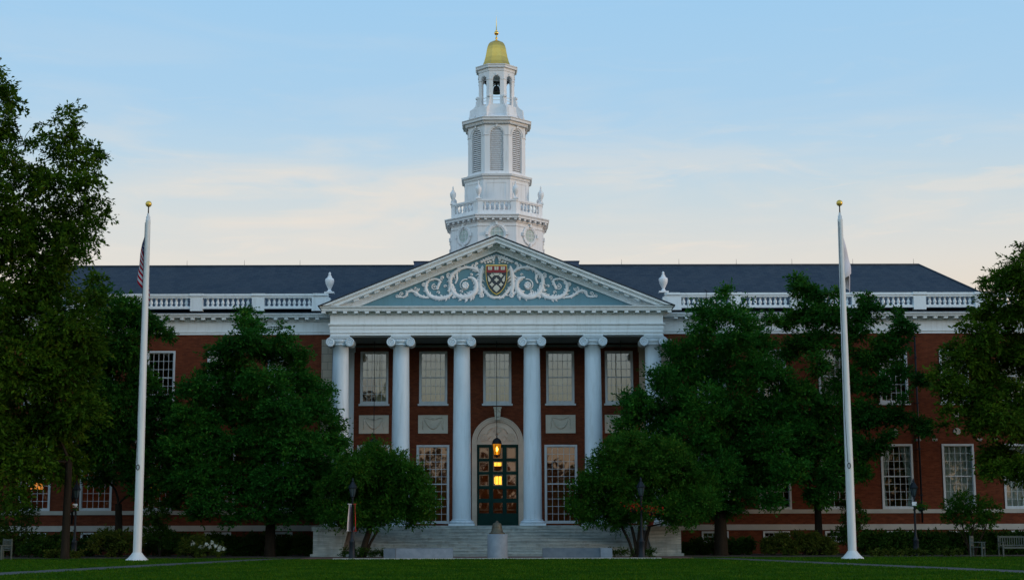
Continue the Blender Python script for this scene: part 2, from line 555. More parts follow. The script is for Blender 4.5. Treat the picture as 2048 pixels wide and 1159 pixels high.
    def wall(s, x0, x1, z0, z1, y, holes, depth):
        """vertical wall facing -y with rectangular holes (hx0, hx1, hz0, hz1) and reveals"""
        xs = sorted({x0, x1, *[h[0] for h in holes], *[h[1] for h in holes]})
        zs = sorted({z0, z1, *[h[2] for h in holes], *[h[3] for h in holes]})
        for i in range(len(xs) - 1):
            for j in range(len(zs) - 1):
                cx, cz = (xs[i] + xs[i + 1]) / 2, (zs[j] + zs[j + 1]) / 2
                if any(h[0] < cx < h[1] and h[2] < cz < h[3] for h in holes):
                    continue
                s.quad((xs[i], y, zs[j]), (xs[i + 1], y, zs[j]), (xs[i + 1], y, zs[j + 1]), (xs[i], y, zs[j + 1]))
        for a, b, c, d in holes:
            e = y + depth
            s.quad((a, y, c), (a, y, d), (a, e, d), (a, e, c))
            s.quad((b, y, c), (b, e, c), (b, e, d), (b, y, d))
            s.quad((a, y, d), (b, y, d), (b, e, d), (a, e, d))
            s.quad((a, y, c), (a, e, c), (b, e, c), (b, y, c))

    def mesh(s, name, mats):
        me = bpy.data.meshes.new(name)
        me.from_pydata([tuple(p) for p in s.v], [], s.f)
        if not isinstance(mats, (list, tuple)):
            mats = [mats]
        for m_ in mats:
            me.materials.append(m_)
        me.polygons.foreach_set('material_index', s.mi)
        me.polygons.foreach_set('use_smooth', s.smooth_f)
        if s.uv is not None:
            lay = me.uv_layers.new(name='UVMap')
            for lp in me.loops:
                lay.data[lp.index].uv = s.uv[lp.vertex_index]
        me.update()
        return me


def link(name, data, parent=None, at=(0, 0, 0), **props):
    o = bpy.data.objects.new(name, data)
    COL.objects.link(o)
    at = Vector(at)
    WL[o] = at
    if parent is not None:
        o.parent = parent
        o.location = at - WL[parent]
    else:
        o.location = at
    for k, v in props.items():
        o[k] = v
    return o


def put(name, mb, m, parent=None, at=(0, 0, 0), world=False, **props):
    """world=True: mesh is in world metres and the object sits at its parent's base"""
    me = mb.mesh(name, m)
    if world:
        base = Vector(at)
        me.transform(Matrix.Translation(-base))
    return link(name, me, parent, at, **props)


def thing(name, label, cat, at=(0, 0, 0), group=None):
    o = link(name, None, None, at, label=label, category=cat)
    o.empty_display_size = .3
    if group:
        o['group'] = group
    return o


def tag(o, label, cat, group=None):
    o['label'] = label
    o['category'] = cat
    if group:
        o['group'] = group
    return o


def np_mesh(name, V, F, m, smooth=False):
    me = bpy.data.meshes.new(name)
    nv, nf, k = len(V), len(F), F.shape[1]
    me.vertices.add(nv)
    me.vertices.foreach_set('co', V.astype(np.float32).ravel())
    me.loops.add(nf * k)
    me.loops.foreach_set('vertex_index', F.astype(np.int32).ravel())
    me.polygons.add(nf)
    me.polygons.foreach_set('loop_start', np.arange(0, nf * k, k, dtype=np.int32))
    me.polygons.foreach_set('loop_total', np.full(nf, k, dtype=np.int32))
    me.materials.append(m)
    me.update(calc_edges=True)
    return me


# =====================================================================================
# GROUND
# =====================================================================================
g = MB()
g.quad((-900, -700, 0), (900, -700, 0), (900, 1500, 0), (-900, 1500, 0))
put('ground', g, M['lawn'], kind='structure')


def strip(name, pts, w, z, m, kind='structure'):
    mb = MB()
    L = []
    for i, p in enumerate(pts):
        a = Vector(pts[max(i - 1, 0)])
        b = Vector(pts[min(i + 1, len(pts) - 1)])
        d = (b - a).normalized()
        nrm = Vector((-d.y, d.x))
        ww = w[i] if isinstance(w, list) else w
        L.append((Vector(p) + nrm * ww / 2, Vector(p) - nrm * ww / 2))
    for (a, b), (c, d) in zip(L, L[1:]):
        mb.quad((a.x, a.y, z), (b.x, b.y, z), (d.x, d.y, z), (c.x, c.y, z))
    return put(name, mb, m, kind=kind)


strip('path', [(-9.0, 73.2), (-10.7, 70.5), (-13.2, 62.0), (-16.4, 50.6), (-20.5, 36)], [.9, 1.2, 1.5, 1.6, 1.6], .012, M['path'])
strip('path', [(7.6, 73.2), (10.3, 70.6), (13.4, 61.5), (17.3, 50.4), (21.5, 37)], [.9, 1.2, 1.5, 1.6, 1.6], .012, M['path'])
mb = MB()
mb.box(-9.0, 9.0, 70.9, 74.6, -.1, .035)
put('paving', mb, M['paving'], kind='structure')
mb = MB()
mb.box(-7.5, 7.5, 70.6, 70.897, -.1, .05)
put('kerb', mb, M['band'], kind='structure')
for x0, x1 in ((-34, -9.05), (9.05, 34)):
    mb = MB()
    mb.box(x0, x1, 72.9, 80.45, -.1, .03)
    put('planting_bed_ground', mb, M['soil'], kind='structure')

# =====================================================================================
# LIBRARY BUILDING
# =====================================================================================
B = thing('library_building', 'red brick library with white columned portico, carved blue pediment and white gold-domed clock-like tower', 'building', (0, 79, 0))
B['label'] = 'red brick library with white columned portico, blue pediment and white gold-domed tower'
YW = 80.5      # wing wall plane
YR = 82.4      # recessed wall behind the columns


def bput(name, mb, m, at=None, parent=None, **kw):
    if at is None:
        base = WL[parent or B]
        me = mb.mesh(name, m)
        me.transform(Matrix.Translation(-base))
        return link(name, me, parent or B, base, **kw)
    return put(name, mb, m, parent or B, at, **kw)


# ---- windows
def window_meshes(w, h, cols, rows, mid, fr=.10, sill=True, name='w'):
    """local: bottom centre at origin, facing -y; frame mesh, sash mesh, pane mesh"""
    f = MB()
    hw = w / 2
    f.box(-hw, -hw + fr, -.03, .16, 0, h)
    f.box(hw - fr, hw, -.03, .16, 0, h)
    f.box(-hw + fr, hw - fr, -.03, .16, h - fr, h)
    f.box(-hw + fr, hw - fr, -.03, .16, 0, fr * 1.1)
    if sill:
        f.box(-hw - .07, hw + .07, -.10, .10, -.10, -.002)
    s = MB()
    x0, x1, z0, z1 = -hw + fr, hw - fr, fr * 1.1, h - fr
    t = .035
    s.box(x0, x0 + t, .04, .09, z0, z1)
    s.box(x1 - t, x1, .04, .09, z0, z1)
    s.box(x0 + t, x1 - t, .04, .09, z1 - t, z1)
    s.box(x0 + t, x1 - t, .04, .09, z0, z0 + t)
    zm = z0 + (z1 - z0) * mid / rows
    if 0 < mid < rows:
        s.box(x0 + t, x1 - t, .035, .095, zm - .03, zm + .03)
    m = .011
    for i in range(1, cols):
        x = x0 + (x1 - x0) * i / cols
        s.box(x - m, x + m, .05, .082, z0 + t, z1 - t)
    for j in range(1, rows):
        if j == mid:
            continue
        z = z0 + (z1 - z0) * j / rows
        s.box(x0 + t, x1 - t, .053, .079, z - m, z + m)
    g_ = MB()
    g_.quad((x0, .068, z0), (x1, .068, z0), (x1, .068, z1), (x0, .068, z1))
    return f.mesh('window_frame', M['sash']), s.mesh('sash', M['sash']), g_.mesh('pane', M['glass']), (x0, x1, z0, z1)


def curtain_mesh(x0, x1, z0, z1, m, kind):
    c = MB()
    if kind == 'blind':
        c.box(x0, x1, .16, .175, z0, z1)
    elif kind == 'high_blind':
        c.box(x0, x1, .16, .175, z0 + (z1 - z0) * .5, z1)
    elif kind == 'half_blind':
        mid = (x0 + x1) / 2 + .05
        zm = z0 + (z1 - z0) * .47
        c.box(x0, x1, .16, .175, zm, z1)
        c.box(mid, x1, .162, .177, z0, zm - .003)
    elif kind == 'sheer':
        n = 26
        pts = [(x0 + (x1 - x0) * i / n, .18 + .025 * math.sin(i * 1.9)) for i in range(n + 1)]
        for a, b in zip(pts, pts[1:]):
            c.quad((a[0], a[1], z0), (b[0], b[1], z0), (b[0], b[1], z1), (a[0], a[1], z1))
    elif kind == 'tied':
        for sgn in (-1, 1):
            n = 8
            rows_ = []
            for j in range(13):
                t = j / 12
                z = z0 + (z1 - z0) * t
                half = (x1 - x0) / 2
                wd = half * (.30 + .16 * (1 - min(1, abs(t - .35) / .35)) * -1 + .65 * max(0, t - .4))
                wd = max(.12, wd)
                rows_.append([(sgn * (half - wd * i / n), .2 + .02 * math.sin(i * 2.1), z) for i in range(n + 1)])
            for ra, rb in zip(rows_, rows_[1:]):
                for i in range(n):
                    c.quad(ra[i], ra[i + 1], rb[i + 1], rb[i])
    return c.mesh('curtain', m)


WM = {
    'up': window_meshes(1.52, 2.85, 5, 6, 3),
    'low': window_meshes(1.68, 3.38, 5, 8, 4, sill=False),
    'porch_low': window_meshes(1.76, 4.18, 5, 10, 5, sill=False),
    'cellar': window_meshes(1.40, .58, 5, 2, 0, fr=.07, sill=False),
}
CUR = {}


def place_window(kind, x, y, z, cover=None, label=None):
    fr, sa, pa, ext = WM[kind]
    w = link('window', fr, B, (x, y, z))
    if label:
        w['label'] = label
    link('sash', sa, w, (x, y, z))
    link('pane', pa, w, (x, y, z))
    if cover:
        key = (kind, cover)
        if key not in CUR:
            CUR[key] = curtain_mesh(*ext, M['blind'] if 'blind' in cover else M['curtain'], cover)
        link('blind' if 'blind' in cover else 'curtain', CUR[key], w, (x, y, z))
    return w


# ---- recessed portico wall
PWX = [-6.63, -3.44, 0.03, 3.44, 6.63]
holes = []
for x in PWX:
    holes.append((x - .76, x + .76, 7.99, 10.84))
for x in (PWX[0], PWX[1], PWX[3], PWX[4]):
    holes.append((x - .88, x + .88, 1.6, 5.78))
holes.append((-1.08, 1.16, 1.5, 5.80))
mb = MB()
mb.wall(-8.7, 8.7, 1.5, 11.27, YR, holes, .16)
bput('portico_wall', mb, M['brick'])
covers = ['half_blind', 'blind', 'blind', 'blind', 'blind']
for x, c in zip(PWX, covers):
    place_window('up', x, YR, 7.99, c)
for x in (PWX[0], PWX[1], PWX[3], PWX[4]):
    place_window('porch_low', x, YR, 1.6)

# ---- wings
WX = [11.37, 14.57, 17.8, 21.0, 24.22, 27.4]
up_cover = {1: ['high_blind', 'high_blind', 'blind', None, 'high_blind', 'blind'], -1: ['high_blind', None, None, None, 'high_blind', None]}
low_cover = {1: ['high_blind', None, None, 'tied', 'sheer', 'sheer'], -1: [None, None, None, None, None, None]}
for sg in (-1, 1):
    holes = []
    for x in WX:
        X = sg * x
        holes += [(X - .76, X + .76, 7.83, 10.68), (X - .84, X + .84, 2.30, 5.68), (X - .70, X + .70, .60, 1.18)]
    mb = MB()
    xa, xb = sorted((sg * 8.7, sg * 31.5))
    mb.wall(xa, xb, 0, 11.56, YW, holes, .16)
    # end wall
    xe = sg * 31.5
    mb.quad((xe, YW, 0), (xe, 93, 0), (xe, 93, 11.56), (xe, YW, 11.56))
    bput('brick_wall', mb, M['brick'])
    for i, x in enumerate(WX):
        X = sg * x
        place_window('up', X, YW, 7.83, up_cover[sg][i])
        place_window('low', X, YW, 2.30, low_cover[sg][i])
        place_window('cellar', X, YW, .60)
    # stone bands, cut at the windows only where they stand proud
    mb = MB()
    a, b = sorted((sg * 9.3, sg * 31.55))
    mb.box(a, b, YW - .07, YW + .02, 2.09, 2.297)
    bput('sill_course', mb, M['band'])
    mb = MB()
    mb.box(a, b, YW - .09, YW + .02, 1.24, 1.52)
    mb.prism([(a, 1.52), (b, 1.52), (b, 1.53), (a, 1.53)], YW - .09, YW + .02)
    bput('water_table', mb, M['band'])
    # medallions and small stone blocks between the storeys
    for i, x in enumerate(WX):
        X = sg * x
        mb = MB()
        if i % 2 == 0:
            mb.T = Matrix.Translation((X, YW, 6.33)) @ Matrix.Rotation(math.pi / 2, 4, 'X')
            mb.lathe([(.19, -.02), (.19, .03), (.15, .05), (.13, .035), (.05, .035), (.04, .06)], 20)
            bput('round_medallion', mb, M['band'])
        else:
            mb.prism([(X, 6.08), (X + .13, 6.32), (X, 6.56), (X - .13, 6.32)], YW - .05, YW + .02)
            bput('diamond_medallion', mb, M['band'])
        mb = MB()
        mb.prism([(X - .10, 6.95), (X + .10, 6.95), (X + .14, 7.32), (X - .14, 7.32)], YW - .06, YW + .02)
        mb.box(X - .16, X + .16, YW - .09, YW + .02, 7.322, 7.42)
        bput('stone_bracket', mb, M['band'])
        for dx in (-1.18, 1.18):
            mb = MB()
            mb.box(X + dx - .13, X + dx + .13, YW - .03, YW + .02, 5.84, 5.96)
            bput('stone_block', mb, M['band'])
    # drain pipes
    for x in (22.18,):
        mb = MB()
        mb.tube([(sg * x, YW - .09, 1.6), (sg * x, YW - .09, 11.4)], .05, 8)
        for z in (3, 5.4, 7.8, 10.2):
            mb.box(sg * x - .08, sg * x + .08, YW - .14, YW, z, z + .06)
        bput('drain_pipe', mb, M['iron'])

# ---- corner piers of quoin stone and painted pilasters at the recess
for sg in (-1, 1):
    a, b = sorted((sg * 8.70, sg * 9.28))
    mb = MB()
    mb.box(a, b, YW - .06, YW + .01, 0.0, 11.26)
    a, b = sorted((sg * 8.66, sg * 8.72))
    mb.box(a, b, YW - .06, YR, 0, 11.26)
    bput('quoin_pier', mb, M['quoin'])
    a, b = sorted((sg * 7.72, sg * 8.66))
    mb = MB()
    mb.box(a, b, YR - .18, YR + .01, 1.74, 10.78)
    mb.box(a - .06, b + (.0 if sg > 0 else .06), YR - .24, YR + .01, 1.51, 1.74)
    mb.box(a - .05, b + (.0 if sg > 0 else .05), YR - .23, YR + .01, 10.78, 11.25)
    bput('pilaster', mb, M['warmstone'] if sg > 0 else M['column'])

# ---- porch, steps, cheek blocks
mb = MB()
mb.box(-9.25, 9.25, 78.05, 83.2, 1.36, 1.5)
mb.box(-9.2, 9.2, 78.2, 80.4, 0, 1.36)
bput('porch_floor', mb, M['marble'])
for k in range(9):
    mb = MB()
    z1 = 1.36 - k * .148
    y0 = 78.05 - (k + 1) * .37
    mb.box(-7.1 if k < 9 else 0, 7.1, y0 - .03, y0 + .40, z1 - .045, z1)
    mb.box(-7.1, 7.1, y0, y0 + .37, max(.0, z1 - .148), z1 - .045)
    bput('stone_step', mb, M['marble'])
for sg in (-1, 1):
    mb = MB()
    out, inn, bot = sg * 8.93, sg * 7.22, sg * 7.55
    # the inner side leans outwards towards the top
    mb.prism([(out, .16), (bot, .16), (inn + sg * .04, 1.26), (out, 1.26)], 75.0, 78.04)
    a, b = sorted((sg * 7.2, sg * 9.0))
    mb.box(a, b, 74.92, 78.045, 1.262, 1.34)
    mb.box(a, b, 74.86, 78.047, 1.342, 1.46)
    a, b = sorted((sg * 7.12, sg * 9.05))
    mb.box(a, b, 74.9, 78.05, 0, .155)
    bput('cheek_block', mb, M['marble'])
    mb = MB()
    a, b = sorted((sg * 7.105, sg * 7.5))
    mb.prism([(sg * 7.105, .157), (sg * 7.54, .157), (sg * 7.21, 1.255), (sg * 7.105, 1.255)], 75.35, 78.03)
    bput('stair_side', mb, M['shaded_stone'])  # dark wedge, its shade is put into the stone colour

# ---- columns
COLX = [-8.12, -4.97, -1.81, 1.83, 5.0, 8.14]
YC = 79.0


def column_meshes():
    s = MB()
    prof = [(.475, .30)]
    for i in range(1, 13):
        t = i / 12
        prof.append((.475 - .065 * t ** 1.7, .30 + 8.95 * t))
    prof += [(.44, 9.25), (.445, 9.29), (.41, 9.32)]
    s.lathe(prof, 40)
    b = MB()
    b.box(-.66, .66, -.66, .66, 0, .11)
    tor = [(.60, .11)]
    for i in range(7):
        a = -math.pi / 2 + math.pi * i / 6
        tor.append((.57 + .065 * math.cos(a), .175 + .06 * math.sin(a)))
    tor += [(.53, .24), (.52, .26)]
    for i in range(5):
        a = -math.pi / 2 + math.pi * i / 4
        tor.append((.50 + .035 * math.cos(a), .28 + .025 * math.sin(a)))
    tor += [(.48, .31)]
    b.lathe(tor, 40)
    c = MB()
    # echinus
    c.lathe([(.40, 9.28), (.43, 9.34), (.50, 9.42), (.52, 9.50), (.50, 9.52)], 32)
    # cushion between the volutes
    c.prism([(-.48, 9.44), (.48, 9.44), (.52, 9.60), (-.52, 9.60)], -.43, .43)
    for sx in (-1, 1):
        cx, cz, r = sx * .50, 9.39, .225
        c.T = Matrix.Translation((cx, 0, cz)) @ Matrix.Rotation(math.pi / 2, 4, 'X')
        c.lathe([(r, -.48), (r * .93, -.35), (r * .8, -.1), (r * .78, 0), (r * .8, .1), (r * .93, .35), (r, .48)], 24)
        c.T = None
        for yy in (-.485, .485):
            pts, rr = [], []
            for i in range(44):
                t = i / 43
                a = math.pi / 2 - sx * (t * 2.35 * 2 * math.pi)
                q = r * (1 - .86 * t)
                pts.append((cx + q * math.cos(a), yy, cz + q * math.sin(a)))
                rr.append(.036 * (1 - .55 * t))
            c.tube(pts, rr, 6)
            c.ball((cx, yy, cz), .035, 8)
    # channel across the top and egg ornament
    for yy in (-.46, .46):
        c.tube([(-.50, yy, 9.605), (-.25, yy, 9.585), (0, yy, 9.575), (.25, yy, 9.585), (.50, yy, 9.605)], .03, 6)
        for i in range(5):
            c.ball((-.20 + .10 * i, yy * .98, 9.49), .045, 8, 1, 1.2)
    c.box(-.55, .55, -.50, .50, 9.612, 9.67)
    c.box(-.51, .51, -.52, .52, 9.672, 9.748)
    return s.mesh('shaft', M['column']), b.mesh('column_base', M['column']), c.mesh('capital', M['column'])


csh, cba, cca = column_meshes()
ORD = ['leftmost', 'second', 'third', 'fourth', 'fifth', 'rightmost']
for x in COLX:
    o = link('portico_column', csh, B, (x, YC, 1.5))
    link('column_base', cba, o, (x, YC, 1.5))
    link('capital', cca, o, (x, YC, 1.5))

# ---- portico entablature
HX, YF = 8.62, 78.52
path_u = [(-HX, YW, -1, 0), (-HX, YF, -1, -1), (HX, YF, 1, -1), (HX, YW, 1, 0)]
mb = MB()
mb.sweep([(-.9, 11.25), (0, 11.25), (.0, 11.37), (.05, 11.37), (.05, 11.40), (.02, 11.42), (.02, 11.56), (.045, 11.57), (.045, 11.72), (.10, 11.76), (.12, 11.80), (.12, 11.85), (.02, 11.86),
          (.02, 12.30), (.06, 12.31), (.10, 12.36), (.10, 12.46), (.42, 12.465), (.44, 12.53), (.46, 12.60), (.52, 12.64), (.54, 12.71), (-.9, 12.74)],
         path_u)
ENT = bput('entablature', mb, M['white'])
n = 33
for i in range(n):
    x = -8.95 + 17.9 * i / (n - 1)
    mb = MB()
    mb.box(x - .10, x + .10, YF - .40, YF - .11, 12.36, 12.462)
    bput('modillion', mb, M['white'], parent=ENT)
for sx in (-1, 1):
    for k in range(3):
        y = YF + .15 + k * .55
        a, b = sorted((sx * (HX + .11), sx * (HX + .40)))
        mb = MB()
        mb.box(a, b, y, y + .2, 12.36, 12.462)
        bput('modillion', mb, M['white'], parent=ENT)
mb = MB()
mb.quad((-8.6, YF + .9, 11.262), (-8.6, YR, 11.262), (8.6, YR, 11.262), (8.6, YF + .9, 11.262))
for x in COLX:
    mb.box(x - .4, x + .4, YF + .91, YR - .01, 11.17, 11.259)
mb.box(-8.6, 8.6, YR - .16, YR - .005, 11.05, 11.168)
bput('portico_ceiling', mb, M['ceiling'])

# ---- pediment
SL = (16.38 - 12.72) / 9.12
PT = 16.40


def rake(mb, a, b, y0, y1, zb=12.735):
    for sg in (-1, 1):
        xa, xb = (PT - a - zb) / SL, (PT - b - zb) / SL
        mb.prism([(0, PT - a), (sg * xa, zb), (sg * xb, zb), (0, PT - b)], y0, y1)


ped = MB()
rake(ped, .055, .15, YF - .62, YF + .3)
rake(ped, .152, .20, YF - .56, YF + .3)
rake(ped, .202, .36, YF - .50, YF + .3)
rake(ped, .362, .52, YF - .06, YF + .3)
rake(ped, .522, .60, YF + .06, YF + .3)
rake(ped, .602, .74, YF + .12, YF + .3)
PED = bput('pediment', ped, M['white'])
mb = MB()
for sg in (-1, 1):
    for k in range(16):
        x = .32 + k * .535
        z = PT - .362 - SL * x
        w, h = .13, .105
        if z - h - SL * w < 12.75:
            continue
        mb = MB()
        mb.prism([(sg * (x - w), z + SL * w), (sg * (x + w), z - SL * w), (sg * (x + w), z - SL * w - h), (sg * (x - w), z + SL * w - h)], YF - .40, YF - .062)
        bput('modillion', mb, M['white'], parent=PED)
mb = MB()
mb.prism([(-8.0, 12.74), (8.0, 12.74), (0, 12.74 + 8.0 * SL)], YF + .26, YF + .28)
bput('tympanum', mb, M['teal'], parent=PED)
# gable roof of the portico
mb = MB()
for sg in (-1, 1):
    a = (0, PT)
    b = (sg * 9.22, PT - 9.22 * SL)
    mb.prism([(a[0], a[1] + .02), (b[0], b[1] + .02), (b[0], b[1] - .035), (0, PT - .035)], YF - .66, 86.4)
bput('gable_roof', mb, M['slate'])

# ---- scroll relief in the tympanum (measured in the crop, 4.763 crop px per photo px)
YT = YF + .25


def rp(cx, cz, dy=0.0, sg=1):
    u = 993 + (cx - 1018) / 4.763
    v = 500 + cz / 4.763
    x = (u - 993) / FPX * 79.6
    return Vector((sg * x, YT - dy, ZV(v, YT)))


def spline(pts, n=8):
    out = []
    for i in range(len(pts) - 1):
        p0, p1, p2, p3 = pts[max(i - 1, 0)], pts[i], pts[i + 1], pts[min(i + 2, len(pts) - 1)]
        for k in range(n):
            t = k / n
            out.append(tuple(.5 * ((2 * p1[j]) + (-p0[j] + p2[j]) * t + (2 * p0[j] - 5 * p1[j] + 4 * p2[j] - p3[j]) * t * t + (-p0[j] + 3 * p1[j] - 3 * p2[j] + p3[j]) * t ** 3) for j in range(3)))
    out.append(pts[-1])
    return out


PXM = 1 / 4.763 / 38.4       # metres per crop px
rel = MB()
rnd = random.Random(3)


def scroll(pts, sg, n=7, serr=0.0):
    sp = spline(pts, n)
    P3 = [rp(a, b, .03, sg) for a, b, r in sp]
    RR = [max(.012, r * PXM * .93) for a, b, r in sp]
    rel.tube(P3, RR, 8, flat=.8)
    if serr:
        i = 1
        while i < len(sp) - 3:
            i += rnd.choice((2, 3, 4, 5))
            if i > len(sp) - 3:
                break
            d = P3[i + 1] - P3[i - 1]
            nrm = Vector((-d.z, 0, d.x)).normalized()
            for q in rnd.choice(((-1,), (1,), (-1, 1), (-1, 1))):
                r = RR[i] * rnd.uniform(.7, 1.25)
                c = P3[i] + nrm * q * r * 1.0
                tip = c + nrm * q * r * serr + d.normalized() * r * serr * .9
                rel.tube([P3[i], c, tip], [r * .55, r * .5, r * .12], 5, flat=.7)


def curl(cx, cz, r, a0, turns, thick, sg, ccw=1):
    pts = []
    n = int(14 * turns) + 4
    for i in range(n):
        t = i / (n - 1)
        a = a0 + ccw * t * turns * 2 * math.pi
        q = r * (1 - .85 * t)
        pts.append((cx + q * math.cos(a), cz - q * math.sin(a), thick * (1 - .5 * t)))
    scroll(pts, sg, 2)
    c = rp(cx, cz, .04, sg)
    rel.ball(c, thick * PXM * 1.3, 8, .8)


for sg in (-1, 1):
    # big C scroll with rosette
    scroll([(1290, 262, 10), (1248, 268, 17), (1215, 305, 22), (1210, 365, 25), (1245, 420, 27), (1310, 447, 26), (1375, 440, 24), (1425, 405, 20), (1452, 360, 16)], sg, 7, .7)
    curl(1315, 337, 62, math.pi * .6, 1.15, 7, sg, -1)
    rel.ball(rp(1315, 337, .05, sg), 34 * PXM, 14, .5)
    for k in range(8):
        a = k * math.pi / 4
        rel.ball(rp(1315 + 24 * math.cos(a), 337 + 24 * math.sin(a), .12, sg), 12 * PXM, 6, .7)
    # upper arch from the shield side leaf
    scroll([(1180, 215, 8), (1212, 185, 16), (1245, 172, 14), (1300, 165, 14), (1360, 178, 16), (1412, 210, 18), (1450, 250, 20), (1462, 300, 19), (1455, 345, 16), (1478, 395, 14)], sg, 7, .9)
    scroll([(1205, 190, 10), (1225, 150, 12), (1200, 125, 8)], sg, 5)
    curl(1205, 130, 16, 0, 1.0, 6, sg, 1)
    scroll([(1245, 175, 9), (1250, 145, 9), (1235, 135, 5)], sg, 5)
    curl(1480, 240, 22, math.pi, 1.1, 7, sg, -1)
    scroll([(1440, 235, 9), (1470, 262, 10), (1495, 250, 8)], sg, 5)
    curl(1350, 395, 17, 0, 1.0, 5, sg, 1)
    scroll([(1400, 230, 12), (1395, 275, 12), (1412, 320, 7)], sg, 5, .8)
    curl(1255, 235, 15, 0, 1.0, 5, sg, 1)
    # second C scroll
    scroll([(1440, 330, 12), (1430, 385, 14), (1470, 435, 18), (1530, 455, 21), (1600, 453, 21), (1655, 430, 19), (1686, 385, 17), (1690, 330, 15), (1665, 292, 13), (1615, 275, 12), (1570, 285, 11), (1548, 310, 8)], sg, 7, .7)
    curl(1608, 350, 30, math.pi * .5, 1.6, 6, sg, -1)
    scroll([(1555, 300, 12), (1572, 335, 14), (1585, 375, 9)], sg, 5, .8)
    curl(1532, 262, 20, -math.pi / 2, 1.2, 7, sg, 1)
    curl(1570, 405, 18, 0, 1.0, 5, sg, 1)
    curl(1510, 345, 17, math.pi, 1.0, 5, sg, -1)
    scroll([(1440, 410, 14), (1415, 435, 16), (1440, 452, 12)], sg, 5, .8)
    # leafy tail
    scroll([(1660, 452, 8), (1710, 447, 13), (1755, 430, 14), (1795, 400, 14), (1835, 388, 14), (1872, 402, 13), (1880, 435, 10), (1925, 446, 8), (1962, 442, 6)], sg, 7, .8)
    curl(1712, 330, 22, math.pi, 1.2, 7, sg, -1)
    scroll([(1700, 370, 10), (1695, 345, 9), (1715, 312, 7)], sg, 5)
    scroll([(1790, 400, 7), (1760, 378, 7), (1755, 362, 5)], sg, 5)
    curl(1790, 362, 20, math.pi, 1.2, 5, sg, 1)
    curl(1922, 415, 22, -math.pi / 2, 1.4, 5, sg, 1)
    curl(1965, 440, 18, math.pi, 1.2, 5, sg, -1)
    # side leaf beside the shield
    scroll([(1150, 150, 7), (1158, 190, 19), (1168, 240, 23), (1172, 290, 22), (1176, 340, 23), (1165, 390, 21), (1180, 425, 15)], sg, 7, 1.1)
    curl(1165, 432, 25, math.pi * .5, 1.2, 9, sg, 1)
    scroll([(1018, 450, 14), (1060, 450, 15), (1095, 425, 16), (1130, 385, 16), (1160, 350, 11)], sg, 6, .8)
    # crown over the shield
    scroll([(1030, 75, 12), (1060, 78, 15), (1095, 85, 15), (1130, 98, 14), (1165, 112, 10)], sg, 6, .9)
    for cx, cz, r in ((1018, 55, 14), (1040, 62, 14), (1065, 66, 14), (1092, 70, 13), (1118, 82, 13), (1142, 96, 12), (1162, 112, 12), (1048, 98, 13), (1075, 112, 13), (1100, 118, 12), (1045, 122, 10), (1125, 124, 9)):
        rel.ball(rp(cx, cz, .05, sg), r * PXM, 8, .8)
    curl(1165, 118, 14, 0, 1.0, 6, sg, 1)
bput('scroll_relief', rel, M['white_tower'], parent=PED)

# ---- coat of arms
sh = MB()


def shield_pts(s=1.0, top=146, dx=0):
    half = [(1118, top), (1120, 220), (1112, 300), (1090, 360), (1055, 405), (1018, 428)]
    sp = spline([(a, b, 0) for a, b in half], 5)
    cz = 285
    pts = [(1018 + (a - 1018) * s, cz + (b - cz) * s) for a, b, _ in sp]
    full = pts + [(2036 - a, b) for a, b in reversed(pts[:-1])]
    return full


def flat_poly(pts, y0, y1):
    q = [rp(a, b) for a, b in pts]
    sh.prism([(p.x, p.z) for p in q], YT - y1, YT - y0)


sh.cur = 0
flat_poly(shield_pts(1.0), .0, .20)
sh.cur = 1
inn = [p for p in shield_pts(.955, 149)]
flat_poly(inn, .201, .215)
sh.cur = 2
flat_poly([(924, 158), (1112, 158), (1112, 216), (1075, 222), (1050, 215), (1018, 222), (986, 215), (960, 222), (924, 216)], .216, .232)
sh.cur = 3
for cx in (957, 1018, 1079):
    flat_poly([(cx - 19, 163), (cx - 2, 165), (cx - 2, 196), (cx - 19, 194)], .233, .25)
    flat_poly([(cx + 2, 165), (cx + 19, 163), (cx + 19, 194), (cx + 2, 196)], .233, .25)


def blob(cx, cz, r, n=10, a0=0, wob=0.0, m=4):
    flat_poly([(cx + r * (1 + wob * math.cos(m * (a0 + 2 * math.pi * i / n))) * math.cos(a0 + 2 * math.pi * i / n),
                cz + r * (1 + wob * math.cos(m * (a0 + 2 * math.pi * i / n))) * math.sin(a0 + 2 * math.pi * i / n)) for i in range(n)], .216, .24)


for cx, cz, r in ((1018, 290, 18), (975, 247, 17), (1061, 247, 17), (975, 333, 17), (1061, 333, 17)):
    blob(cx, cz, r, 24, 0, .28)
flat_poly([(985, 226), (1051, 226), (1034, 246), (1002, 246)], .216, .24)
flat_poly([(934, 245), (958, 275), (966, 292), (952, 312), (940, 300)], .216, .24)
flat_poly([(1102, 245), (1078, 275), (1070, 292), (1084, 312), (1096, 300)], .216, .24)
flat_poly([(1018, 335), (1040, 352), (1052, 372), (1018, 408), (984, 372), (996, 352)], .216, .24)
bput('coat_of_arms', sh, [M['goldpaint'], M['shield_black'], M['shield_red'], M['cream']], parent=PED)

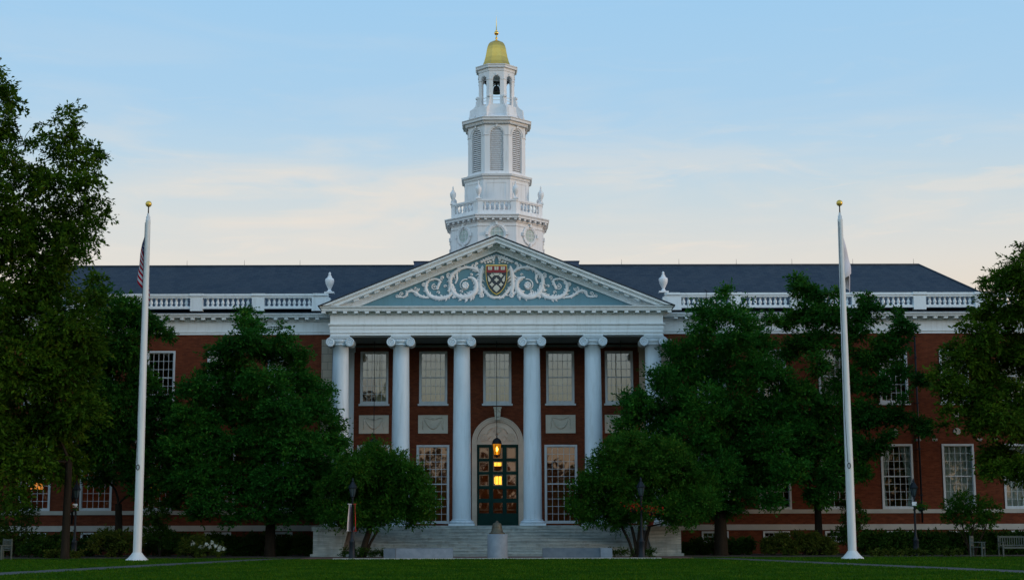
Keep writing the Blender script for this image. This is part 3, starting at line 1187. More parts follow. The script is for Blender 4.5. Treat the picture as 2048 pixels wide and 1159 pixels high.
# ---- wing entablature, roof strip, balustrade
for sg in (-1, 1):
    pth = [(sg * 9.25, YW, 0, -1), (sg * 31.5, YW, sg, -1), (sg * 31.5, 93, sg, 0)]
    pth0 = [(sg * 8.64, YW, 0, -1)] + pth[1:]
    pr = [(-.02, 11.53), (.05, 11.53), (.05, 11.64), (.09, 11.66), (.09, 11.70), (.03, 11.71), (.03, 12.20), (.08, 12.22), (.10, 12.27), (.10, 12.40), (.50, 12.405), (.52, 12.47), (.58, 12.53), (.60, 12.60), (-.02, 12.61)]
    mb = MB()
    mb.sweep(pr, pth0)
    WC = bput('wing_cornice', mb, M['white'])
    rm = MB()
    x = 9.5
    while x < 31.9:
        if x < 17 or (24 < x < 26.5 and sg > 0):
            mb = MB()
            mb.box(sg * x - .10, sg * x + .10, YW - .46, YW - .11, 12.29, 12.402)
            bput('modillion', mb, M['white'], parent=WC)
        else:
            rm.box(sg * x - .10, sg * x + .10, YW - .46, YW - .11, 12.29, 12.402)
        x += .55
    bput('far_modillions', rm, M['white'], parent=WC, kind='stuff')
    mb = MB()
    a, b = sorted((sg * 9.1, sg * 32.1))
    mb.add([(a, YW - .60, 12.612), (b, YW - .60, 12.612), (b, 82.0, 12.98), (a, 82.0, 12.98)], [(0, 1, 2, 3)])
    bput('eave_roof', mb, M['slate'])
    # balustrade
    YB = 81.0
    rail = MB()
    rail.box(*sorted((sg * 9.0, sg * 31.2)), YB - .17, YB + .17, 13.56, 13.66)
    rail.box(*sorted((sg * 9.0, sg * 31.2)), YB - .22, YB + .22, 13.662, 13.78)
    rail.box(*sorted((sg * 9.0, sg * 31.2)), YB - .16, YB + .16, 12.98, 13.12)
    px = [9.47 + 3.3 * k for k in range(7)]
    for x in px:
        X = sg * x
        rail.box(X - .33, X + .33, YB - .20, YB + .20, 12.86, 13.56)
        rail.box(X - .36, X + .36, YB - .25, YB + .25, 13.665, 13.795)
    rail.box(*sorted((sg * 8.9, sg * 9.9)), YB - .19, YB + .19, 12.86, 13.56)
    BAL = bput('balustrade', rail, M['white'])
    bl = MB()
    bl.lathe([(.085, 0), (.085, .04), (.05, .06), (.055, .09), (.095, .15), (.10, .20), (.07, .28), (.045, .34), (.05, .37), (.085, .40), (.085, .44)], 12)
    bme = bl.mesh('baluster', M['white'])
    far = MB()
    for k in range(6):
        for j in range(9):
            X = sg * (px[k] + .33 + (3.3 - .66) * (j + .9) / 9.8)
            if k < 5:
                link('baluster', bme, BAL, (X, YB, 13.12))
            else:
                far.lathe([(.085, 0), (.05, .07), (.10, .19), (.045, .34), (.085, .44)], 8, (X, YB, 13.12))
    bput('far_balusters', far, M['white'], parent=BAL, kind='stuff')
    # urn by the pediment
    u = MB()
    u.box(-.26, .26, -.22, .22, 0, .09)
    u.lathe([(.20, .09), (.13, .14), (.08, .20), (.075, .26), (.12, .34), (.22, .55), (.245, .70), (.23, .80), (.15, .86), (.11, .89), (.12, .93), (.09, .98), (.05, 1.02), (.075, 1.08), (.05, 1.14), (.01, 1.18)], 20)
    put('urn', u, M['white_tower'], BAL, (sg * 8.97, YB, 13.80))

# ---- main slate roof
mb = MB()
RX, RY, RZ = 24.3, 86.5, 16.24
EX, EY0, EY1, EZ = 28.2, 81.5, 91.5, 12.9
mb.add([(-EX, EY0, EZ), (EX, EY0, EZ), (RX, RY, RZ), (-RX, RY, RZ), (EX, EY1, EZ), (-EX, EY1, EZ)],
       [(0, 1, 2, 3), (1, 4, 2), (4, 5, 3, 2), (5, 0, 3)])
ROOF = bput('main_roof', mb, M['slate'])
mb = MB()
mb.tube([(-RX, RY, RZ + .01), (RX, RY, RZ + .01)], .06, 6)
for sg in (-1, 1):
    mb.tube([(sg * RX, RY, RZ + .01), (sg * EX, EY0, EZ + .03)], .05, 6)
bput('ridge_cap', mb, M['slate'], parent=ROOF)
rod = MB()
rod.tube([(0, 0, 0), (0, 0, .32)], [.012, .006], 5)
rme = rod.mesh('lightning_rod', M['iron'])
for x in (-24.1, -17.8, -14.5, -11.3, 7.2, 10.5, 13.8, 17.0, 20.5, 24.0):
    link('lightning_rod', rme, ROOF, (x, RY, RZ + .04))
mb = MB()
mb.quad((-31.4, 81.0, 12.95), (31.4, 81.0, 12.95), (31.4, 93, 12.95), (-31.4, 93, 12.95))
bput('flat_roof', mb, M['slate'])
mb = MB()
mb.prism([(-4.72, 15.0), (4.72, 15.0), (4.60, 16.06), (-4.60, 16.06)], 84.1, 90)
mb.box(-4.65, 4.65, 84.05, 90.05, 16.062, 16.10)
bput('tower_platform', mb, M['platform'])

# ---- back of the building and interior
mb = MB()
mb.quad((-31.5, 93, 0), (-31.5, 93, 12.6), (31.5, 93, 12.6), (31.5, 93, 0))
bput('rear_wall', mb, M['brick'])
mb = MB()
for x0, x1 in ((-31.4, -9.0), (9.0, 31.4)):
    mb.quad((x0, 85.2, 0.05), (x1, 85.2, 0.05), (x1, 85.2, 11.5), (x0, 85.2, 11.5))
    for z in (0.06, 1.7, 6.9, 11.45):
        mb.quad((x0, YW + .17, z), (x1, YW + .17, z), (x1, 85.2, z), (x0, 85.2, z))
mb.quad((-8.6, 86.5, 1.5), (8.6, 86.5, 1.5), (8.6, 86.5, 11.3), (-8.6, 86.5, 11.3))
for z in (1.52, 6.9, 11.3):
    mb.quad((-8.6, YR + .17, z), (8.6, YR + .17, z), (8.6, 86.5, z), (-8.6, 86.5, z))
for x in (-9.0, 9.0, 12.9, -12.9, 16.2, 19.4, 22.6, 25.8, -19.4):
    mb.quad((x, YW + .2 if abs(x) > 8.8 else YR + .17, 1.6), (x, 86.4, 1.6), (x, 86.4, 11.3), (x, YW + .2 if abs(x) > 8.8 else YR + .17, 11.3))
bput('interior_wall', mb, M['interior'])

# ---- carved panels between the portico windows
for x in (PWX[0], PWX[1], PWX[3], PWX[4]):
    mb = MB()
    mb.box(-.80, .80, -.05, .02, 0, .98)
    for a, b in (((-.80, .98, -.80, 0), 0),):
        pass
    fr = .05
    mb.box(-.80, .80, -.075, -.051, 0, fr)
    mb.box(-.80, .80, -.075, -.051, .98 - fr, .98)
    mb.box(-.80, -.80 + fr, -.074, -.051, fr, .98 - fr)
    mb.box(.80 - fr, .80, -.074, -.051, fr, .98 - fr)
    pts = []
    for i in range(21):
        t = i / 20
        xx = -.46 + .92 * t
        pts.append((xx, -.07, .80 - .52 * math.sin(math.pi * t) ** .8))
    mb.tube(pts, [.018 + .045 * math.sin(math.pi * i / 20) for i in range(21)], 8)
    for q in (-1, 1):
        mb.tube([(q * .46, -.07, .80), (q * .38, -.07, .86), (q * .25, -.07, .82), (q * .18, -.07, .74)], [.03, .035, .03, .015], 6)
        mb.tube([(q * .47, -.07, .82), (q * .53, -.07, .62), (q * .50, -.07, .40), (q * .56, -.07, .22)], [.025, .035, .03, .02], 6)
        for zz_ in (.55, .38, .25):
            mb.ball((q * .53, -.08, zz_), .035, 8, .6)
        mb.ball((q * .47, -.09, .83), .045, 8, .6)
    mb.ball((0, -.08, .74), .05, 10, .6)
    for k in range(5):
        a = math.pi * (.1 + .2 * k)
        mb.ball((.10 * math.cos(a), -.08, .72 + .10 * math.sin(a)), .03, 6, .6)
    put('carved_panel', mb, M['panelstone'], B, (x, YR, 6.40))

# ---- door surround, lunette, door
CX, ZS = .04, 5.90
sur = MB()


def arc_ring(mb, r0, r1, y0, y1, z0, n=28, cx=CX, zs=ZS, leg=True):
    for i in range(n):
        a, b = math.pi * i / n, math.pi * (i + 1) / n
        q = [(cx + r0 * math.cos(a), zs + r0 * math.sin(a)), (cx + r1 * math.cos(a), zs + r1 * math.sin(a)),
             (cx + r1 * math.cos(b), zs + r1 * math.sin(b)), (cx + r0 * math.cos(b), zs + r0 * math.sin(b))]
        v = [(p[0], y0, p[1]) for p in q] + [(p[0], y1, p[1]) for p in q]
        mb.add(v, [(0, 1, 2, 3), (7, 6, 5, 4), (0, 4, 5, 1), (2, 6, 7, 3)])
    if leg:
        for q in (-1, 1):
            a, b = sorted((cx + q * r0, cx + q * r1))
            mb.box(a, b, y0, y1, z0, zs)


arc_ring(sur, 1.115, 1.20, YR - .10, YR + .02, 1.5)
arc_ring(sur, 1.202, 1.32, YR - .14, YR + .02, 1.5)
arc_ring(sur, 1.322, 1.38, YR - .19, YR + .02, 1.5)
SUR = bput('door_surround', sur, M['warmstone'])
lun = MB()
n = 28
pts = [(CX + 1.112 * math.cos(math.pi * i / n), ZS - .1 + 1.212 * math.sin(math.pi * i / n)) for i in range(n + 1)]
lun.prism(pts, YR - .03, YR + .01)
for q in (-1, 1):
    c = Vector((CX + q * .72, YR - .05, ZS + .28))
    lun.tube([(c.x + .19 * math.cos(t), c.y, c.z + .19 * math.sin(t)) for t in [i * math.pi / 8 for i in range(17)]], .022, 6)
    for k in range(5):
        t = k * 2 * math.pi / 5
        lun.ball((c.x + .09 * math.cos(t), c.y, c.z + .09 * math.sin(t)), .035, 6, .6)
    for k in range(9):
        lun.ball((CX + q * (.15 + .09 * k), YR - .05, ZS + .10 + .05 * math.sin(k * 2.0)), .04, 7, .6)
    lun.tube([(CX + q * .55, YR - .05, ZS + .45), (CX + q * .40, YR - .05, ZS + .72), (CX + q * .22, YR - .05, ZS + .80), (CX + q * .15, YR - .05, ZS + .60)], [.03, .04, .035, .02], 6)
    lun.tube([(CX + q * .50, YR - .05, ZS + .20), (CX + q * .35, YR - .05, ZS + .38), (CX + q * .25, YR - .05, ZS + .25)], [.03, .035, .02], 6)
for k in range(9):
    t = math.pi * k / 8
    lun.ball((CX + .2 * math.cos(t), YR - .05, ZS + .62 + .22 * math.sin(t)), .05, 7, .6)
lun.ball((CX, YR - .05, ZS + .55), .11, 10, .5)
bput('carved_lunette', lun, M['warmstone'], parent=SUR)
ks = MB()
ks.prism([(CX - .13, 7.10), (CX + .13, 7.10), (CX + .19, 7.72), (CX - .19, 7.72)], YR - .30, YR - .195)
ks.box(CX - .22, CX + .22, YR - .33, YR + .01, 7.722, 7.80)
for q in (-1, 1):
    ks.ball((CX + q * .11, YR - .32, 7.60), .08, 8, .6)
ks.ball((CX, YR - .32, 7.35), .09, 8, .6, 1.4)
bput('keystone', ks, M['panelstone'], parent=SUR)

dr = MB()
dx0, dx1, dz0, dz1 = -1.07, 1.15, 1.5, 5.79
ydr = YR + .06
colsx = [(-.95, -.43), (-.20, .30), (.52, 1.03)]
rowsz = [(5.05, 5.64), (4.35, 4.90), (3.60, 4.20), (2.92, 3.42), (2.15, 2.70)]
dholes = [(a, b, c, d) for a, b in colsx for c, d in rowsz]
dr.wall(dx0, dx1, dz0, dz1, ydr, dholes, .07)
for x in (-.31, .41):
    dr.box(x - .02, x + .02, ydr - .03, ydr - .001, dz0, dz1)
for a, b in colsx:
    dr.box(a, b, ydr - .02, ydr - .001, 1.62, 2.0)
dr.box(dx0, dx1, ydr - .06, ydr - .002, 5.70, 5.79)
dr.box(dx0, dx1, ydr - .05, ydr - .002, 3.45, 3.56)
DOOR = bput('entrance_door', dr, M['door'])
tr = MB()
for a, b in colsx:
    for c, d in rowsz[:3]:
        for (p, q, r_, s_) in ((a, a + .05, c, d), (b - .05, b, c, d), (a + .05, b - .05, c, c + .05), (a + .05, b - .05, d - .05, d)):
            tr.box(p, q, ydr + .015, ydr + .05, r_, s_)
bput('panel_moulding', tr, M['door_trim'], parent=DOOR)
tr = MB()
for a, b in colsx:
    for c, d in rowsz:
        tr.quad((a, ydr + .055, c), (b, ydr + .055, c), (b, ydr + .055, d), (a, ydr + .055, d))
bput('pane', tr, M['glass'], parent=DOOR)
for a, b in colsx:
    tr = MB()
    tr.tube([(a + .02, ydr - .07, 2.32), (b - .02, ydr - .07, 2.32)], .015, 6)
    bput('push_bar', tr, M['door_trim'], parent=DOOR)

# =====================================================================================
# TOWER (parts of the building)
# =====================================================================================
TC = (0.03, 87.0)
TCZ = (TC[0], TC[1], 0)


def face_T(k):
    """local u across, -y outwards (so y = -distance from centre), z up"""
    return Matrix.Translation((TC[0], TC[1], 0)) @ Matrix.Rotation(k * math.pi / 4, 4, 'Z')


def arch_panel(mb, hw, z0, z1, ho, zs, wo, wi, n=14, zb=None):
    """wall panel at outward distance wo (to wi) with an arched opening half width ho from zb to spring zs"""
    zb = z0 if zb is None else zb
    for w, fl in ((wo, 1), (wi, -1)):
        y = -w
        h = hw if fl == 1 else hw - (wo - wi) * .414

        def q(a, b, c, d):
            if fl == 1:
                mb.quad(a, b, c, d)
            else:
                mb.quad(d, c, b, a)
        q((-h, y, z0), (-ho, y, z0), (-ho, y, zs), (-h, y, zs))
        q((ho, y, z0), (h, y, z0), (h, y, zs), (ho, y, zs))
        if zb > z0:
            q((-ho, y, z0), (ho, y, z0), (ho, y, zb), (-ho, y, zb))
        pts = [(-h, zs)] + [(-h, z1)] * 0
        for i in range(n):
            a, b = math.pi - math.pi * i / n, math.pi - math.pi * (i + 1) / n
            x0, x1 = ho * math.cos(a), ho * math.cos(b)
            tx0, tx1 = h * math.cos(a) if False else -h + 2 * h * i / n, -h + 2 * h * (i + 1) / n
            q((x0, y, zs + ho * math.sin(a)), (x1, y, zs + ho * math.sin(b)), (tx1, y, z1), (tx0, y, z1))
        q((-h, y, zs), (-ho, y, zs), (-h, y, z1), (-h, y, z1)) if False else mb.add([(-h, y, zs), (-ho, y, zs), (-h, y, z1)], [(0, 1, 2) if fl == 1 else (2, 1, 0)])
        mb.add([(ho, y, zs), (h, y, zs), (h, y, z1)], [(0, 1, 2) if fl == 1 else (2, 1, 0)])
    # reveals
    for i in range(n):
        a, b = math.pi - math.pi * i / n, math.pi - math.pi * (i + 1) / n
        mb.quad((ho * math.cos(a), -wo, zs + ho * math.sin(a)), (ho * math.cos(a), -wi, zs + ho * math.sin(a)),
                (ho * math.cos(b), -wi, zs + ho * math.sin(b)), (ho * math.cos(b), -wo, zs + ho * math.sin(b)))
    for s_ in (-1, 1):
        mb.quad((s_ * ho, -wo, zb), (s_ * ho, -wi, zb), (s_ * ho, -wi, zs), (s_ * ho, -wo, zs))
    mb.quad((-ho, -wo, zb), (ho, -wo, zb), (ho, -wi, zb), (-ho, -wi, zb))


def tz(v, a):
    return ZV(v, TC[1] - a)


WT = M['white_tower']
# lower drum with oculi
zA0, zA1 = 15.6, tz(436, 2.65)
zC1t = tz(427, 2.98)
d1 = MB()
d1.octo([(2.62, zA0), (2.62, tz(452, 2.62)), (2.66, tz(451.5, 2.62)), (2.66, tz(449.5, 2.62)), (2.62, tz(449, 2.62)), (2.62, zC1t - .38)], TCZ)
DRUM = bput('tower_drum', d1, WT)
c1 = MB()
c1.octo([(2.60, zC1t - .42), (2.68, zC1t - .40), (2.70, zC1t - .22), (2.93, zC1t - .215), (2.94, zC1t - .12), (3.0, zC1t - .05), (3.0, zC1t), (2.3, zC1t + .04)], TCZ)
for k in range(8):
    c1.T = face_T(k)
    for i in range(6):
        x = -1.05 + .42 * i
        c1.box(x - .07, x + .07, -2.90, -2.69, zC1t - .32, zC1t - .217)
c1.T = None
bput('drum_cornice', c1, WT)
zo = 17.72
for k in range(8):
    mb = MB()
    mb.T = face_T(k) @ Matrix.Translation((0, -2.62, zo)) @ Matrix.Rotation(math.pi / 2, 4, 'X')
    # ring: outer surround
    mb.lathe([(.58, -.01), (.58, .05), (.53, .07), (.46, .07), (.42, .05), (.42, .02)], 32, caps=False)
    mb.lathe([(.42, .03), (.42, .05), (.37, .05), (.37, .03)], 32, caps=False)
    mb.T = face_T(k)
    for a in (0, math.pi / 2, math.pi, 3 * math.pi / 2):
        cx, cz = .56 * math.cos(a), zo + .56 * math.sin(a)
        mb.box(cx - .07, cx + .07, -2.76, -2.63, cz - .09, cz + .11)
    for q in (-.12, .12):
        mb.box(q - .012, q + .012, -2.66, -2.635, zo - .34, zo + .34)
        mb.box(-.34, .34, -2.658, -2.637, zo + q - .012, zo + q + .012)
    oc = bput('round_window', mb, WT, parent=DRUM)
    mb = MB()
    mb.T = face_T(k) @ Matrix.Translation((0, -2.632, zo)) @ Matrix.Rotation(math.pi / 2, 4, 'X')
    mb.lathe([(.40, 0), (.40, .004)], 28)
    if k in (0, 1, 7):
        bput('window_glass', mb, M['curtain'], parent=DRUM)

# tower balustrade
zb0, zb1 = zC1t + .03, tz(398, 2.6)
hb = zb1 - zb0
ra = MB()
ra.octo([(2.55, zb0), (2.62, zb0), (2.62, zb0 + .2), (2.60, zb0 + .22)], TCZ) if False else None
k8 = 1 / math.cos(math.pi / 8)


def oct_ring(mb, a_out, a_in, z0, z1):
    prof = [(a_in * k8, z0), (a_out * k8, z0), (a_out * k8, z1), (a_in * k8, z1), (a_in * k8, z0)]
    mb.lathe(prof, 8, TCZ, False, math.pi / 8, caps=False)


oct_ring(ra, 2.62, 2.40, zb0, zb0 + .26)
oct_ring(ra, 2.64, 2.36, zb1 - .10, zb1)
oct_ring(ra, 2.60, 2.40, zb1 - .16, zb1 - .102)
for k in range(8):
    ra.T = face_T(k)
    h2 = .414 * 2.62
    ra.box(-h2 + .01, -h2 + .30, -2.615, -2.40, zb0 + .26, zb1 - .16)
    ra.box(h2 - .30, h2 - .01, -2.614, -2.40, zb0 + .26, zb1 - .16)
ra.T = None
TB = bput('tower_balustrade', ra, WT)
hh = (zb1 - .16) - (zb0 + .26)
bprof = [(.07, 0), (.07, .04), (.04, .06), (.085, .34 * hh), (.055, .62 * hh), (.035, .8 * hh), (.07, .93 * hh), (.07, hh)]
b2 = MB()
b2.lathe(bprof, 10)
b2m = b2.mesh('baluster', WT)
rest = MB()
for k in range(8):
    for i in range(6):
        p = face_T(k) @ Vector((-.68 + .272 * i, -2.51, zb0 + .26))
        if k in (0, 1, 7):
            link('baluster', b2m, TB, p)
        else:
            rest.lathe(bprof, 6, tuple(p))
bput('rear_balusters', rest, WT, parent=TB, kind='stuff')
u = MB()
u.box(-.15, .15, -.15, .15, 0, .08)
u.lathe([(.12, .08), (.07, .13), (.05, .20), (.09, .30), (.165, .48), (.18, .62), (.15, .72), (.08, .78), (.085, .82), (.05, .87), (.03, .93), (.05, .98), (.01, 1.10)], 16)
ume = u.mesh('urn', WT)
for k in range(8):
    p = face_T(k) @ Vector((.414 * 2.55, -2.52, zb1))
    link('urn', ume, TB, p)

# panelled pedestal stage
zP0, zP1 = zC1t, tz(357, 1.84)
mb = MB()
mb.octo([(1.84, zP0), (1.84, zP1)], TCZ)
for k in range(8):
    mb.T = face_T(k)
    for (a, b, c, d) in ((-.56, .56, zb1 + .02, zb1 + .06), (-.56, .56, zP1 - .22, zP1 - .18), (-.56, -.52, zb1 + .061, zP1 - .221), (.52, .56, zb1 + .061, zP1 - .221)):
        mb.box(a, b, -1.865, -1.841, c, d)
mb.T = None
bput('tower_pedestal', mb, WT)
zK = tz(346.5, 2.0)
mb = MB()
mb.octo([(1.80, zP1 - .02), (1.90, zP1), (1.92, zK - .14), (2.02, zK - .12), (2.05, zK - .02), (1.70, zK + .06), (1.70, zK + .15), (1.3, zK + .15)], TCZ)
bput('pedestal_cornice', mb, WT)

# louvred stage
aL = 1.66
zL0, zL1 = zK + .10, tz(246, aL)
zl_bot, zl_top = tz(342, aL), tz(255, aL)
ho = .385
ls = MB()
for k in range(8):
    ls.T = face_T(k)
    arch_panel(ls, .4142 * aL, zL0, zL1, ho, zl_top - ho, aL, aL - .16, 16, zl_bot)
    zsp = zl_top - ho
    # archivolt and impost band
    for i in range(16):
        a, b = math.pi * i / 16, math.pi * (i + 1) / 16
        r0, r1 = ho + .075, ho + .135
        v = [(r0 * math.cos(a), -aL - .04, zsp + r0 * math.sin(a)), (r1 * math.cos(a), -aL - .04, zsp + r1 * math.sin(a)),
             (r1 * math.cos(b), -aL - .04, zsp + r1 * math.sin(b)), (r0 * math.cos(b), -aL - .04, zsp + r0 * math.sin(b))]
        ls.add(v + [(x, -aL, z) for x, y, z in v], [(0, 1, 2, 3), (0, 4, 5, 1), (2, 6, 7, 3)])
    h = .4142 * aL
    ls.box(-h, -ho - .06, -aL - .035, -aL + .01, zsp - .05, zsp)
    ls.box(ho + .06, h, -aL - .035, -aL + .01, zsp - .05, zsp)
    ls.prism([(-.05, zl_top + .06), (.05, zl_top + .06), (.075, zl_top + .25), (-.075, zl_top + .25)], -aL - .08, -aL - .002)
ls.T = None
LS = bput('louvre_stage', ls, WT)
for k in range(8):
    mb = MB()
    mb.T = face_T(k)
    zsp = zl_top - ho
    z = zl_bot + .03
    while z < zl_top - .03:
        if z > zsp:
            w = math.sqrt(max(.0001, ho * ho - (z - zsp) ** 2))
        else:
            w = ho
        y0, y1 = -aL + .04, -aL + .12
        mb.add([(-w, y0, z), (w, y0, z), (w, y1, z + .088), (-w, y1, z + .088), (-w, y0, z - .02), (w, y0, z - .02), (w, y1, z + .065), (-w, y1, z + .065)],
               [(0, 1, 2, 3), (7, 6, 5, 4), (4, 5, 1, 0)])
        z += .118
    bput('louvre_slats', mb, M['white_tower'], parent=LS)
mb = MB()
mb.octo([(aL - .20, zL0), (aL - .20, zL1)], TCZ)
bput('louvre_backing', mb, M['iron'], parent=LS)
zD = tz(232.5, 2.0)
mb = MB()
mb.octo([(aL - .05, zL1 - .02), (aL + .04, zL1 - .01), (aL + .06, zD - .30), (aL + .16, zD - .29), (aL + .17, zD - .19), (aL + .30, zD - .18), (aL + .31, zD - .08), (aL + .36, zD - .02), (aL + .36, zD), (1.2, zD + .06)], TCZ)
for k in range(8):
    mb.T = face_T(k)
    for i in range(17):
        x = -.68 + .085 * i
        mb.box(x - .022, x + .022, -aL - .155, -aL - .062, zD - .365, zD - .292)
mb.T = None
bput('louvre_cornice', mb, WT)

# shoulder with scroll consoles
zS0, zS1 = zD + .03, tz(209, 1.2)
mb = MB()
mb.octo([(1.62, zS0), (1.60, zS0 + .12), (1.45, zS0 + .16), (1.36, zS0 + .22), (1.26, zS0 + .34), (1.20, zS1 - .04), (1.20, zS1), (.7, zS1 + .01)], TCZ)
bput('belfry_shoulder', mb, WT)
aB = 1.04
for k in range(8):
    mb = MB()
    mb.T = Matrix.Translation((TC[0], TC[1], 0)) @ Matrix.Rotation(k * math.pi / 4 + math.pi / 8, 4, 'Z')
    r0 = aB * k8
    mb.T = mb.T @ Matrix.Rotation(-math.pi / 2, 4, 'Z')
    # in this frame x points outwards
    pts = [(r0, zS1 + .62), (r0 + .08, zS1 + .55), (r0 + .10, zS1 + .40), (r0 + .16, zS1 + .22), (r0 + .22, zS1 + .05), (r0 + .36, zS1 - .10), (1.66, zS1 - .22), (1.70, zS0 + .1), (1.55, zS0 + .12), (1.2, zS1 - .3), (r0 - .1, zS1 - .2), (r0 - .1, zS1 + .62)]
    mb.prism(pts, -.07, .07)
    for cx, cz, r in ((1.60, zS0 + .22, .13), (r0 + .09, zS1 + .55, .09)):
        mb2T = mb.T
        mb.T = mb.T @ Matrix.Translation((cx, 0, cz)) @ Matrix.Rotation(math.pi / 2, 4, 'X')
        mb.lathe([(r, -.09), (r, .09)], 14)
        mb.T = mb2T
    bput('scroll_console', mb, WT)

# belfry
zF0, zF1 = zS1, tz(141, aB)
bo = .205
zsp = tz(157, aB)
bf = MB()
for k in range(8):
    bf.T = face_T(k)
    arch_panel(bf, .4142 * aB, zF0 - .02, zF1, bo, zsp, aB, aB - .15, 12, zF0 + .10)
    h = .4142 * aB
    bf.box(-h, -bo - .01, -aB - .03, -aB + .01, zsp - .04, zsp + .01)
    bf.box(bo + .01, h, -aB - .03, -aB + .01, zsp - .04, zsp + .01)
    for i in range(12):
        a, b = math.pi * i / 12, math.pi * (i + 1) / 12
        r0, r1 = bo + .03, bo + .07
        v = [(r0 * math.cos(a), -aB - .025, zsp + r0 * math.sin(a)), (r1 * math.cos(a), -aB - .025, zsp + r1 * math.sin(a)),
             (r1 * math.cos(b), -aB - .025, zsp + r1 * math.sin(b)), (r0 * math.cos(b), -aB - .025, zsp + r0 * math.sin(b))]
        bf.add(v + [(x, -aB, z) for x, y, z in v], [(0, 1, 2, 3), (0, 4, 5, 1), (2, 6, 7, 3)])
    bf.prism([(-.03, zsp + bo), (.03, zsp + bo), (.045, zsp + bo + .14), (-.045, zsp + bo + .14)], -aB - .05, -aB - .002)
    for zr in (zF0 + .32, zF0 + .50):
        bf.T = face_T(k)
        bf.box(-bo, bo, -aB + .05, -aB + .08, zr, zr + .03)
bf.T = None
bf.octo([(aB - .16, zsp + bo + .12), (aB - .16, zF1)], TCZ)
bput('belfry', bf, WT)
zG = tz(127, 1.22)
mb = MB()
mb.octo([(aB - .04, zF1 - .02), (aB + .03, zF1), (aB + .04, zG - .20), (aB + .14, zG - .19), (aB + .15, zG - .10), (aB + .19, zG - .03), (aB + .19, zG), (.86, zG + .05), (.86, zG + .10), (.3, zG + .10)], TCZ)
bput('belfry_cornice', mb, WT)
# gilded dome and finial
zd0 = zG + .09
dz = tz(79, .3) - zd0
dm = MB()
dprof = [(.87, 0), (.82, .03), (.73, .17), (.655, .34), (.605, .50), (.565, .64), (.52, .76), (.455, .86), (.36, .93), (.22, .98), (.10, 1.0), (.02, 1.01)]
dm.octo([(a, zd0 + t * dz) for a, t in dprof], TCZ)
bput('gilded_dome', dm, M['gold'])
fn = MB()
zt = zd0 + dz
zball = tz(65.5, .1)
ztip = tz(33, 0)
fn.lathe([(.10, zt - .02), (.07, zt + .05), (.03, zt + .09), (.075, zt + .15), (.075, zt + .19), (.03, zt + .24), (.03, zball - .11)], 14, TCZ)
fn.ball((TC[0], TC[1], zball), .135, 16)
fn.lathe([(.05, zball + .12), (.06, zball + .16), (.03, zball + .20), (.022, zball + .5), (.004, ztip)], 8, TCZ)
bput('finial', fn, M['gold'])


# bell hung in the belfry
def bell_mesh(s, m):
    b = MB()
    b.lathe([(.50, 0), (.50, .03), (.44, .08), (.36, .20), (.31, .40), (.285, .56), (.24, .66), (.14, .71), (.08, .73), (.08, .80), (.03, .82)], 28)
    b.lathe([(.505, .03), (.515, .05), (.505, .07)], 28, caps=False)
    b.lathe([(.315, .40), (.325, .42), (.315, .44)], 28, caps=False)
    b.v = [(x * s, y * s, z * s) for x, y, z in b.v]
    return b


zbell = tz(183, .4)
tag(put('tower_bell', bell_mesh(.62, None), M['bronze'], None, (TC[0], TC[1], zbell)), 'dark bronze bell hanging in the open belfry below the golden dome', 'bell', None)
mb = MB()
mb.box(-.7, .7, -.06, .06, 0, .12)
mb.box(-.05, .05, -.05, .05, -.15, 0)
put('bell_beam', mb, M['iron'], B, (TC[0], TC[1], zbell + .60))

# =====================================================================================
# LANTERNS
# =====================================================================================


def lantern(x, y, ztop, zroof, label, lit=True):
    root = thing('hanging_lantern', label, 'lantern', (x, y, ztop - 1.12), 'lanterns hung on chains in the portico')
    z0 = ztop - 1.12
    b = MB()
    b.lathe([(.03, 1.12), (.02, 1.05), (.05, 1.02), (.16, .95), (.235, .84), (.25, .74), (.27, .73), (.27, .70), (.24, .70)][::-1], 16)
    for k in range(6):
        a = k * math.pi / 3 + .26
        b.tube([(.235 * math.cos(a), .235 * math.sin(a), .70), (.16 * math.cos(a), .16 * math.sin(a), .12)], .014, 5)
    b.lathe([(.02, -.02), (.05, .02), (.13, .08), (.17, .10), (.17, .13), (.10, .13)], 12)
    put('lantern_frame', b, M['iron'], root, (x, y, z0))
    g_ = MB()
    g_.lathe([(.155, .13), (.225, .70)], 6, caps=False, smooth=False, a0=.26)
    put('lantern_glass', g_, M['amber'], root, (x, y, z0))
    f = MB()
    f.lathe([(.01, .30), (.05, .36), (.06, .44), (.03, .52), (.005, .56)], 10)
    put('lamp_bulb', f, M['flame'], root, (x, y, z0))
    c = MB()
    c.tube([(0, 0, 1.12), (0, 0, zroof - z0)], .018, 5)
    c.tube([(.06 * math.cos(t), 0, 1.17 + .05 * math.sin(t)) for t in [i * math.pi / 4 for i in range(9)]], .012, 5)
    put('chain', c, M['iron'], root, (x, y, z0))
    L = bpy.data.lights.new('lantern_light', 'POINT')
    L.energy = 120
    L.color = (1.0, .55, .2)
    L.shadow_soft_size = .06
    lo = bpy.data.objects.new('lantern_light', L)
    COL.objects.link(lo)
    lo.parent = root
    lo.location = (0, 0, .45)
    return root


zl = ZV(871, 80.6)
lantern(0.0, 80.6, zl, 11.2, 'lit black lantern hanging on a long chain before the green entrance door')
lantern(-6.48, 80.6, zl, 11.2, 'lantern on a chain before the windows, hung between the first two columns from the left')
lantern(6.60, 80.6, zl, 11.2, 'lantern on a chain before the windows, hung behind the right tree in the portico')

